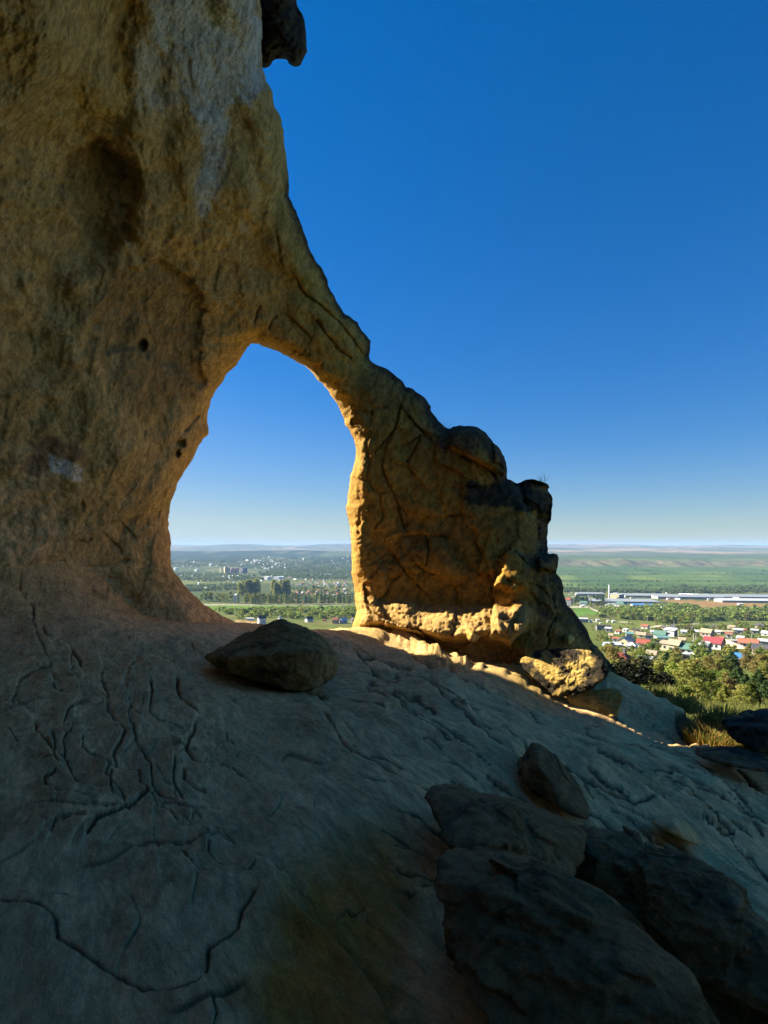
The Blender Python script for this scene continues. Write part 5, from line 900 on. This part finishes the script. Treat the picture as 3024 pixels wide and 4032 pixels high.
# poplars and dark conifers of the works
def popmesh(seed, h, w, n, lm, size=.75):
    r = np.random.default_rng(seed); z = h * r.uniform(.06, 1, n) ** .9; t = z / h; ww = w * np.clip(np.sqrt(np.clip(1 - ((t - .4) / .62) ** 2, 0, 1)), .08, 1); a = r.uniform(0, 6.28, n); q_ = ww * np.sqrt(r.uniform(.3, 1, n)); V, Q = leaves_mesh('x', np.c_[q_ * np.cos(a), q_ * np.sin(a), z], size, None, seed=seed, flat=2.)
    tmp = npmesh('poplar', V, Q, lm, smooth=False); me = tmp.data; bpy.data.objects.remove(tmp); return me
POP = [popmesh(401, 16, 1.7, 420, L_POP), popmesh(402, 16, 2.0, 420, L_POP), popmesh(403, 16, 1.5, 380, L_BROAD)]
CON = popmesh(404, 10, 2.4, 420, L_PINE)
def single(name, me, p, h, h0, label, cat, group, wx=1.):
    o = bpy.data.objects.new(name, me); COL.objects.link(o); o.location = p; s = h / h0; o.scale = (s * wx, s * wx, s); o.rotation_euler = (0, 0, RNG.uniform(0, 6.28)); return tag(o, label, cat, group)
for X, YB, YT, k, lb in ((584, 312, 200, 0, 'tall green poplar standing alone in front of the works'), (803, 192, 80, 1, 'olive poplar close to the left of the factory chimney')):
    p = gp(2150 + .3014 * X, 2300 + .3014 * YB); single('poplar', POP[k], p, (YB - YT) * .3014 * p.y / F, 16, lb, 'poplar', None, 1.1)
for k in range(22):
    x = r4.uniform(375, 540) if k < 14 else r4.uniform(610, 745); yb = r4.uniform(215, 262); p = gp(2150 + .3014 * x, 2300 + .3014 * yb); single('conifer', CON, p, r4.uniform(7, 12), 10, 'dark conifer in the park of the works left of the grey hall', 'conifer', 'dark conifers of the works park')
for k in range(5):
    x = 660 + 25 * k; p = gp(2150 + .3014 * x, 2300 + .3014 * r4.uniform(282, 292)); o = bpy.data.objects.new('tree', MID[2][0]); COL.objects.link(o); o.location = p; s = r4.uniform(1., 1.4); o.scale = (s, s, s); tag(o, 'fresh green round tree before the dark conifers of the works', 'tree', 'fresh green trees of the works park')
p = gp(2150 + .3014 * 705, 2300 + .3014 * 190); o = bpy.data.objects.new('tree', MID[3][0]); COL.objects.link(o); o.location = p; o.scale = (1.9, 1.9, 1.4); tag(o, 'single russet tree left of the factory chimney', 'tree')

# ------------------------------------------------------------------ town seen through the opening
ZA = lambda x, y: (640 + .2411 * x, 2100 + .2411 * y)
ZB = lambda x, y: (1020 + .2411 * x, 2100 + .2411 * y)
def tb(zz, lb, x0, x1, yb, yt, wall, roof, rot=0, asp=1.5, kind='flat', win=0, gw=None, name='building', cat='building', group=None):
    return block(name, lb, cat, zz(x0, 0)[0], zz(x1, 0)[0], zz(0, yb)[1], zz(0, yt)[1], wall, roof, rot, asp, kind, win, gw, group)
tb(ZA, 'white gabled house with a dark roof just beyond the lip, left of the boulder', 1530, 1680, 1500, 1340, 'white', 'charcoal', 33, 1.2, 'gable', 2)
tb(ZB, 'white cottage with a dark gable roof seen over the top of the boulder', 738, 876, 1450, 1352, 'white', 'charcoal', 36, 1.2, 'gable', 2)
tb(ZB, 'pinkish cottage with a rust red roof left of the blue gabled one', 1195, 1300, 1478, 1375, 'pink', 'rust', -15, 1.2, 'gable', 2)
tb(ZB, 'pale blue gabled cottage left of the pillar', 1310, 1440, 1478, 1378, 'blue', 'paleblue', 33, 1.1, 'gable', 1)
tb(ZB, 'dark roofed cottage half hidden by the foot of the pillar', 1490, 1580, 1470, 1390, 'darkgrey', 'charcoal', -50, 1.1, 'gable', 0)
tb(ZB, 'small brown shed among the trees left of the pinkish cottage', 1040, 1100, 1440, 1400, 'beige', 'rust', -10, 1.4, 'gable', 0, None, 'shed', 'shed')
tb(ZA, 'long low white shed on the sandy yard beyond the lip', 1360, 1490, 1428, 1390, 'white', 'white', -8, 3, 'flat', 0, None, 'shed', 'shed')
tb(ZB, 'small grey roof peeping over the top of the boulder', 300, 370, 1400, 1345, 'white', 'charcoal', -40, 1.2, 'gable', 0)
tb(ZA, 'pale tower like building with a pointed light blue roof among the poplars', 1155, 1240, 1140, 985, 'blue', 'paleblue', -20, 1.1, 'hip', 2)
tb(ZA, 'cream and orange tower block at the left end of the red apartment blocks', 990, 1055, 655, 540, 'cream', 'grey', -40, 1.2, 'flat', 0, 'orange', 'apartment_block', 'apartment block')
for k, (x0, x1, wall, lb) in enumerate(((1055, 1100, 'grey', 'grey lilac apartment block right of the cream tower'), (1095, 1165, 'pink', 'pale red apartment block, first of the red pair'), (1165, 1240, 'brick', 'deep red apartment block beside the dark one'), (1240, 1375, 'darkgrey', 'dark shaded apartment block at the right end of the row'), (930, 965, 'cream', 'narrow pale block left of the cream tower'))):
    tb(ZA, lb, x0, x1, 655, 560, wall, 'dark' if k > 2 else 'grey', -35, 1.3, 'flat', 0, 'pink' if k in (1, 2) else None, 'apartment_block', 'apartment block')
tb(ZB, 'brick left wing of the wide white modern building', 18, 66, 755, 708, 'orange', 'grey', -5, 1.2)
tb(ZB, 'white modern building with banded front, left of the blue grey hall', 62, 185, 760, 706, 'white', 'white', -30, 1.5, 'flat', 2)
tb(ZB, 'white and blue grey hall in the middle of the town', 215, 400, 752, 706, 'blue', 'grey', -32, 1.5, 'flat', 0, 'white')
for lb, x0, x1, yb, yt in (('long white building on the left beside the rock, above the woods', 165, 240, 600, 560), ('white building with two roofs in the left of the town', 505, 590, 622, 585), ('pale block with rounded front above the town on the left', 745, 822, 538, 500), ('white block low on the left beside a mast', 560, 605, 850, 815), ('white house on the left below the mast', 675, 725, 915, 875), ('white domed house at the left rock edge', 285, 320, 715, 682)): tb(ZA, lb, x0, x1, yb, yt, 'white', 'white', -30, 1.6)
tb(ZB, 'pale long block on the wooded hillside right of the middle', 985, 1180, 695, 665, 'blue', 'paleblue', -5, 4.)
for zz, x, yb, yt, lb in ((ZA, 520, 805, 715, 'pale lattice mast at the left of the town'), (ZB, 820, 415, 345, 'thin mast on the wooded hill above the town'), (ZB, 185, 940, 780, 'thin mast in front of the modern white building')):
    pole(zz(x, 0)[0], zz(0, yb)[1], zz(0, yt)[1], lb, 'white', True, None, .5)
r5 = random.Random(12)
def cluster(zz, poly, n, walls, roofs, w0, w1, lb, grp, rot=(-40, -20), kinds=('gable', 'gable', 'hip'), hk=.75):
    for X, Y in scatter([zz(*a) for a in poly], n, seed=r5.randint(0, 999)):
        wd = r5.uniform(w0, w1) * .2411; block('house', lb, 'house', X - wd / 2, X + wd / 2, Y, Y - wd * hk, r5.choice(walls), r5.choice(roofs), r5.uniform(*rot), 1.25, r5.choice(kinds), 0, None, grp)
cluster(ZB, [(440, 850), (560, 820), (880, 800), (1250, 770), (1420, 790), (1520, 830), (1520, 880), (1250, 900), (950, 880), (620, 870)], 60, ['white', 'white', 'cream'], ['charcoal', 'grey', 'dark', 'rust'], 24, 46, 'white walled house in the dense estate below the hillside', 'white houses of the dense estate')
cluster(ZB, [(330, 1020), (600, 960), (1000, 930), (1500, 920), (1540, 1100), (1200, 1150), (350, 1150)], 62, ['grey', 'white', 'darkgrey', 'beige'], ['charcoal', 'dark', 'grey', 'rust', 'red', 'brown'], 38, 78, 'dark roofed house behind the row of poplars', 'houses behind the poplar row', hk=.6)
tb(ZB, 'house with a bright orange red roof behind the poplars', 300, 372, 1135, 1090, 'white', 'vivid', -20, 1.4, 'gable')
tb(ZB, 'house with a vivid blue roof behind the poplars', 722, 812, 1130, 1062, 'white', 'blue', -20, 1.4, 'gable')
cluster(ZA, [(1100, 480), (1300, 430), (1659, 440), (2000, 500), (2050, 580), (1700, 600), (1300, 560)], 62, ['white', 'white', 'cream'], ['white', 'grey', 'white', 'tan'], 18, 38, 'white house on the hillside above the red apartment blocks', 'white houses on the hillside', hk=.8)
cluster(ZA, [(880, 720), (1200, 690), (1500, 660), (1560, 680), (1300, 715)], 14, ['white', 'cream'], ['white', 'grey'], 26, 60, 'low white building along the foot of the apartment blocks', 'low white buildings below the apartment blocks', hk=.4)
cluster(ZA, [(150, 640), (900, 680), (1500, 700), (2300, 700), (2300, 840), (1200, 850), (450, 830)], 40, ['white', 'cream', 'white'], ['white', 'grey', 'rust'], 20, 52, 'pale house scattered on the green flats below the apartment blocks', 'pale houses on the green flats', hk=.55)
cluster(ZA, [(250, 460), (700, 430), (900, 540), (900, 600), (250, 600)], 16, ['white', 'cream', 'grey'], ['white', 'grey'], 18, 44, 'pale house scattered in the woods left of the apartment blocks', 'pale houses in the left woods', hk=.5)
cluster(ZB, [(560, 740), (900, 745), (900, 770), (560, 775)], 9, ['white', 'cream'], ['white', 'grey', 'rust'], 22, 44, 'white house along the lower edge of the hillside wood', 'white houses along the wood edge', hk=.6)
cluster(ZB, [(-50, 380), (500, 420), (1100, 420), (1450, 380), (1450, 500), (900, 520), (-50, 500)], 26, ['white', 'cream', 'grey'], ['white', 'grey'], 16, 34, 'tiny pale house high on the wooded hillside', 'tiny pale houses on the wooded hillside', hk=.6)
# the row of poplars along the road, and the bigger groups behind it
for k in range(58):
    x = -180 + k * 31.5 + r5.uniform(-9, 9) if k < 58 else 0; X, Y = ZB(x - 200 if k % 9 == 0 else x, 1168); 
    if X > 1400: continue
    p = gp(X, Y); p.y += 6; single('poplar', POP[k % 3], p, r5.uniform(10.5, 19), 16, 'slender poplar in the row along the road beyond the meadow', 'poplar', 'poplars of the roadside row', .85)
rest_extra = []
for k in range(48):
    X, Y = scatter([ZA(*a) for a in ((540, 1090), (700, 1100), (1150, 1080), (1150, 1130), (560, 1130))], 1, seed=500 + k)[0] if k < 22 else scatter([ZA(*a) for a in ((1340, 1120), (1700, 1110), (2000, 1100), (2000, 1150), (1340, 1150))], 1, seed=500 + k)[0]
    p = gp(X, Y); single('tree', MID[(0, 1, 4, 2)[k % 4]][0], p, r5.uniform(11, 17), 6.5, 'tall leafy tree beside the road behind the poplar row', 'tree', 'tall trees behind the poplar row', .62)
for k in range(40):
    X = ZA(1250 + 500 * k / 40 if k < 26 else 1810 + 18 * (k - 26), 0)[0]; Y = ZA(0, 1010 + r5.uniform(-12, 12))[1]; p = gp(X, Y); single('poplar', POP[1] if k >= 26 else POP[0], p, r5.uniform(24, 33) * (1 - .35 * max(0, .3 - k / 40)), 16, 'big bushy poplar in the tall grove behind the road trees' if k < 26 else 'yellowish bushy poplar in the right grove behind the road', 'poplar', 'tall poplar grove' if k < 26 else 'yellowish poplar grove', 1.5)
p = gp(*ZB(885, 1010)); single('tree', MID[2][0], p, 22, 6.5, 'single big yellow green tree among the dark roofed houses', 'tree', None, .55)
# ------------------------------------------------------------------ woods that read as one mass
rest = place_woods()
def mass(name, polys, label_kind, seed, mat, extra=()):
    r = np.random.default_rng(seed); cents = []; 
    P_ = list(extra)
    for poly, n, h in polys:
        for X, Y in scatter(poly, n, seed=seed + n):
            p = gp(X, Y)
            if not clear(p): continue
            P_.append((p, h * r.uniform(.55, 1.25)))
    Cs, Ss = [], []
    for p, h in P_:
        k = 26; d = r.normal(size=(k, 3)); d /= np.linalg.norm(d, axis=1)[:, None]; d[:, 2] = np.abs(d[:, 2]) * .9
        Cs.append(np.array(p) + d * (h * .55, h * .55, h * .75) * r.uniform(.7, 1.05, (k, 1)) + (0, 0, h * .15)); Ss.append(np.full(k, h * .30))
    Cs = np.concatenate(Cs); Ss = np.concatenate(Ss); V, Q = leaves_mesh('w', Cs, 1., None, seed=seed, flat=.6)
    V = (V.reshape(-1, 4, 3) - Cs[:, None]) * Ss[:, None, None] + Cs[:, None]
    o = npmesh(name, V.reshape(-1, 3), Q, mat, smooth=False); tag(o, kind='stuff'); return o
mass('woodland', [(bandR, 380, 6.5), (bandL, 220, 5.5), (hillR, 160, 3.2)], '', 601, L_BROAD, [(p, 6 * s) for p, s in rest])
mass('undergrowth', [(housesR, 360, 1.7), (meadowR, 60, 1.8), (hillR, 120, 2.)], '', 602, L_OLIVE)
mass('far_woodland', [([ZA(*a) for a in ((100, 640), (900, 660), (1640, 690), (1640, 760), (900, 800), (700, 800), (300, 760))], 420, 8), ([ZA(*a) for a in ((300, 870), (1300, 830), (1300, 920), (560, 960), (300, 940))], 200, 7.5),
  ([ZB(*a) for a in ((0, 640), (500, 600), (1500, 520), (1520, 740), (900, 760), (0, 690))], 620, 9), ([ZB(*a) for a in ((200, 900), (900, 880), (1540, 900), (1540, 1150), (200, 1150))], 330, 5.5), ([ZA(*a) for a in ((130, 450), (900, 440), (2200, 400), (3100, 380), (3100, 520), (2200, 640), (1000, 540), (130, 560))], 1300, 9),
  (Z4([(220, 60), (900, 90), (1800, 90), (2900, 85), (2900, 120), (1700, 125), (900, 118), (300, 112), (220, 110)]), 520, 7), (Z5([(300, 20), (800, 60), (1659, 20), (1800, 100), (1659, 110), (800, 110), (0, 120), (0, 90)]), 200, 6)], '', 603, L_FAR)
sh = []
for k in range(150):
    X, Y = RNG.uniform(2200, 3100), 2236 + 85 * RNG.uniform(0, 1) ** 1.3; sh.append((gp(X, Y), RNG.uniform(2, 5)))
for yy in (2248, 2262, 2290, 2307):
    for k in range(60): X = RNG.uniform(2200, 3100) if k % 2 else 2200 + (RNG.uniform() ** .5) * 400; sh.append((gp(X, yy + RNG.normal() * 1.2), RNG.uniform(2.5, 5.5)))
mass('pasture_scrub', [], '', 604, L_FAR, sh)

# ------------------------------------------------------------------ grasses
def tuft(name, label, loc, n, h, spread, mats, seed, lean=.5, kind=None, cat='grass tuft', w=.012):
    r = np.random.default_rng(seed); m = MB()
    for k in range(n):
        a = r.uniform(0, 6.28); q_ = spread * math.sqrt(r.uniform()); b = Vector((q_ * math.cos(a), q_ * math.sin(a), 0)); L = h * r.uniform(.5, 1.1); t = Vector((math.cos(a + r.normal() * .6), math.sin(a + r.normal() * .6), 0)) * L * lean * r.uniform(.2, 1.1); s = Vector((-t.y, t.x, 0)).normalized() * w if t.length > 1e-4 else Vector((w, 0, 0)); mi = int(r.uniform() < .45)
        p1 = b + t * .35 + Vector((0, 0, L * .6)); p2 = b + t + Vector((0, 0, L * .95)); m.face([b - s, b + s, p1 + s * .7, p1 - s * .7], mi); m.face([p1 - s * .7, p1 + s * .7, p2], mi)
    o = m.build(name, mats); o.location = loc; return tag(o, label, cat, None, kind)
def on_rock(X, Y, D): v = ray(X, Y, D)[()]; return Vector(v)
tuft('grass_tuft', 'green and yellow grass tuft growing at the foot of the pillar above the pitted boulder', on_rock(*Z(1800, 2300, .42194, [(590, 585)])[0], 12.0), 420, .42, .24, [L_GRASS, L_DRY], 1, .7)
tuft('grass_tuft', 'sunlit yellow green grass tuft beside the black boulder at the right', on_rock(*Z1([(1090, 1690)])[0], 9.75), 1500, .42, .5, [L_DRY, L_GRASS], 2, .8)
tuft('grass_tuft', 'green grass clump above the yellow tuft, reaching along the black boulder', on_rock(*Z1([(1190, 1560)])[0], 10.3), 900, .5, .42, [L_GRASS, L_GRASS], 3, .7)
tuft('grass_tuft', 'golden grass tuft at the lip of the shaded gully', on_rock(*Z1([(780, 1312)])[0], 12.0), 500, .3, .38, [L_DRY, L_GRASS], 4, .8)
tuft('grass_tuft', 'golden dry grass tuft below the leafy bush at the end of the rock hump', on_rock(*Z1([(590, 1150)])[0], 12.9), 260, .22, .3, [L_GRASS, L_HAY], 5, .6)
tuft('grass_tuft', 'wispy dry grass tuft on the top of the last block of the pillar', on_rock(*Z(1900, 1800, .36166, [(655, 268)])[0], 12.2), 18, .22, .12, [L_HAY, L_HAY], 6, 1., w=.004)
tuft('grass_tuft', 'few thin blades on the saddle beside the rounded top of the pillar', on_rock(*Z(1600, 1500, .36166, [(450, 525)])[0], 13.0), 6, .34, .1, [L_HAY, L_HAY], 7, .7, w=.004)
r = np.random.default_rng(8); m = MB()
for k in range(13000):
    d = r.uniform(13, 30); X = r.uniform(2640, 3150); x = (X - CX) / F * d; y = d
    h = r.uniform(.15, .5); m_ = int(r.uniform() < .3); a = r.uniform(0, 6.28); b = Vector((x, y, 0)); t = Vector((math.cos(a), math.sin(a), 0)) * h * r.uniform(.1, .6); s = Vector((-math.sin(a), math.cos(a), 0)) * .018; m.v += [tuple(b - s), tuple(b + s), tuple(b + t + Vector((0, 0, h)))]; i = len(m.v); m.f.append((i - 3, i - 2, i - 1)); m.m.append(m_)
vv = np.array(m.v).reshape(-1, 3, 3); vv[:, :, 2] += Tz(vv[:, 0, 0], vv[:, 0, 1])[:, None] - .03; m.v = [tuple(a) for a in vv.reshape(-1, 3)]
tag(m.build('slope_grass', [L_GRASS, L_HAY]), kind='stuff')

# ------------------------------------------------------------------ air
hz = MB(); hz.box((0, 0, -50), (35400, 35400, 260)); ho = hz.build('haze', None); tag(ho, kind='stuff')
mh = bpy.data.materials.new('haze_air'); mh.use_nodes = True; nt = mh.node_tree; nt.nodes.remove(nt.nodes['Principled BSDF']); pv = nt.nodes.new('ShaderNodeVolumePrincipled'); pv.inputs['Color'].default_value = (.36, .60, 1., 1); pv.inputs['Density'].default_value = 7.5e-5; pv.inputs['Anisotropy'].default_value = .0
nt.links.new(pv.outputs[0], nt.nodes['Material Output'].inputs['Volume']); ho.data.materials.append(mh)
# ------------------------------------------------------------------ camera, sky, sun
cam = bpy.data.cameras.new('camera'); co = bpy.data.objects.new('camera', cam); COL.objects.link(co)
co.rotation_euler = (math.pi / 2, 0, 0); cam.sensor_fit = 'AUTO'; cam.sensor_width = 36; cam.lens = 36 * F / 4032; cam.shift_y = (HY - 2016) / 4032
cam.clip_start = .05; cam.clip_end = 60000; SC.camera = co
SUN_AZ, SUN_EL = 60., 31.                        # degrees left of the view direction, and above the horizon
sx, sy = -math.sin(math.radians(SUN_AZ)), math.cos(math.radians(SUN_AZ)); ce, se = math.cos(math.radians(SUN_EL)), math.sin(math.radians(SUN_EL))
sd = Vector((sx * ce, sy * ce, se))
sl = bpy.data.lights.new('sun', 'SUN'); sl.energy = 5.; sl.angle = math.radians(.5); sl.color = (1., .90, .72)
so = bpy.data.objects.new('sun', sl); COL.objects.link(so); so.rotation_euler = sd.to_track_quat('Z', 'Y').to_euler(); so.location = (0, 0, 60)
w = bpy.data.worlds.new('World'); SC.world = w; w.use_nodes = True; nt = w.node_tree; bg = nt.nodes['Background']
sk = nt.nodes.new('ShaderNodeTexSky'); sk.sky_type = 'NISHITA'; sk.sun_disc = False; sk.sun_elevation = math.radians(SUN_EL); sk.sun_rotation = math.radians(-SUN_AZ)
sk.altitude = 900; sk.air_density = 1.0; sk.dust_density = .0; sk.ozone_density = 4.
bw = nt.nodes.new('ShaderNodeRGBToBW'); nt.links.new(sk.outputs[0], bw.inputs[0]); k1 = math2(nt, 'DIVIDE', 1., math2(nt, 'MULTIPLY_ADD', bw.outputs[0], .24)); k1.node.inputs[1].links[0].from_node.inputs[2].default_value = 1.
hs = nt.nodes.new('ShaderNodeHueSaturation'); mr = nt.nodes.new('ShaderNodeMapRange'); nt.links.new(bw.outputs[0], mr.inputs[0]); [setattr(mr.inputs[i], 'default_value', v) for i, v in ((1, 3.), (2, 10.), (3, 1.33), (4, .95))]; nt.links.new(mr.outputs[0], hs.inputs['Saturation']); hs.inputs['Hue'].default_value = .506
vm = nt.nodes.new('ShaderNodeVectorMath'); vm.operation = 'SCALE'; nt.links.new(sk.outputs[0], vm.inputs[0]); nt.links.new(k1, vm.inputs['Scale']); nt.links.new(vm.outputs[0], hs.inputs['Color']); hz_ = mixc(nt, ramp(nt, bw.outputs[0], 5.4, 12.5, 0, .85), hs.outputs[0], (2.5, 3.25, 3.9)); nt.links.new(hz_, bg.inputs[0]); bg.inputs[1].default_value = .06
SC.view_settings.view_transform = 'Standard'; SC.view_settings.look = 'None'; SC.view_settings.exposure = 1.92; SC.view_settings.gamma = 1
SC.render.engine = 'CYCLES'; SC.cycles.use_denoising = True; SC.cycles.max_bounces = 8
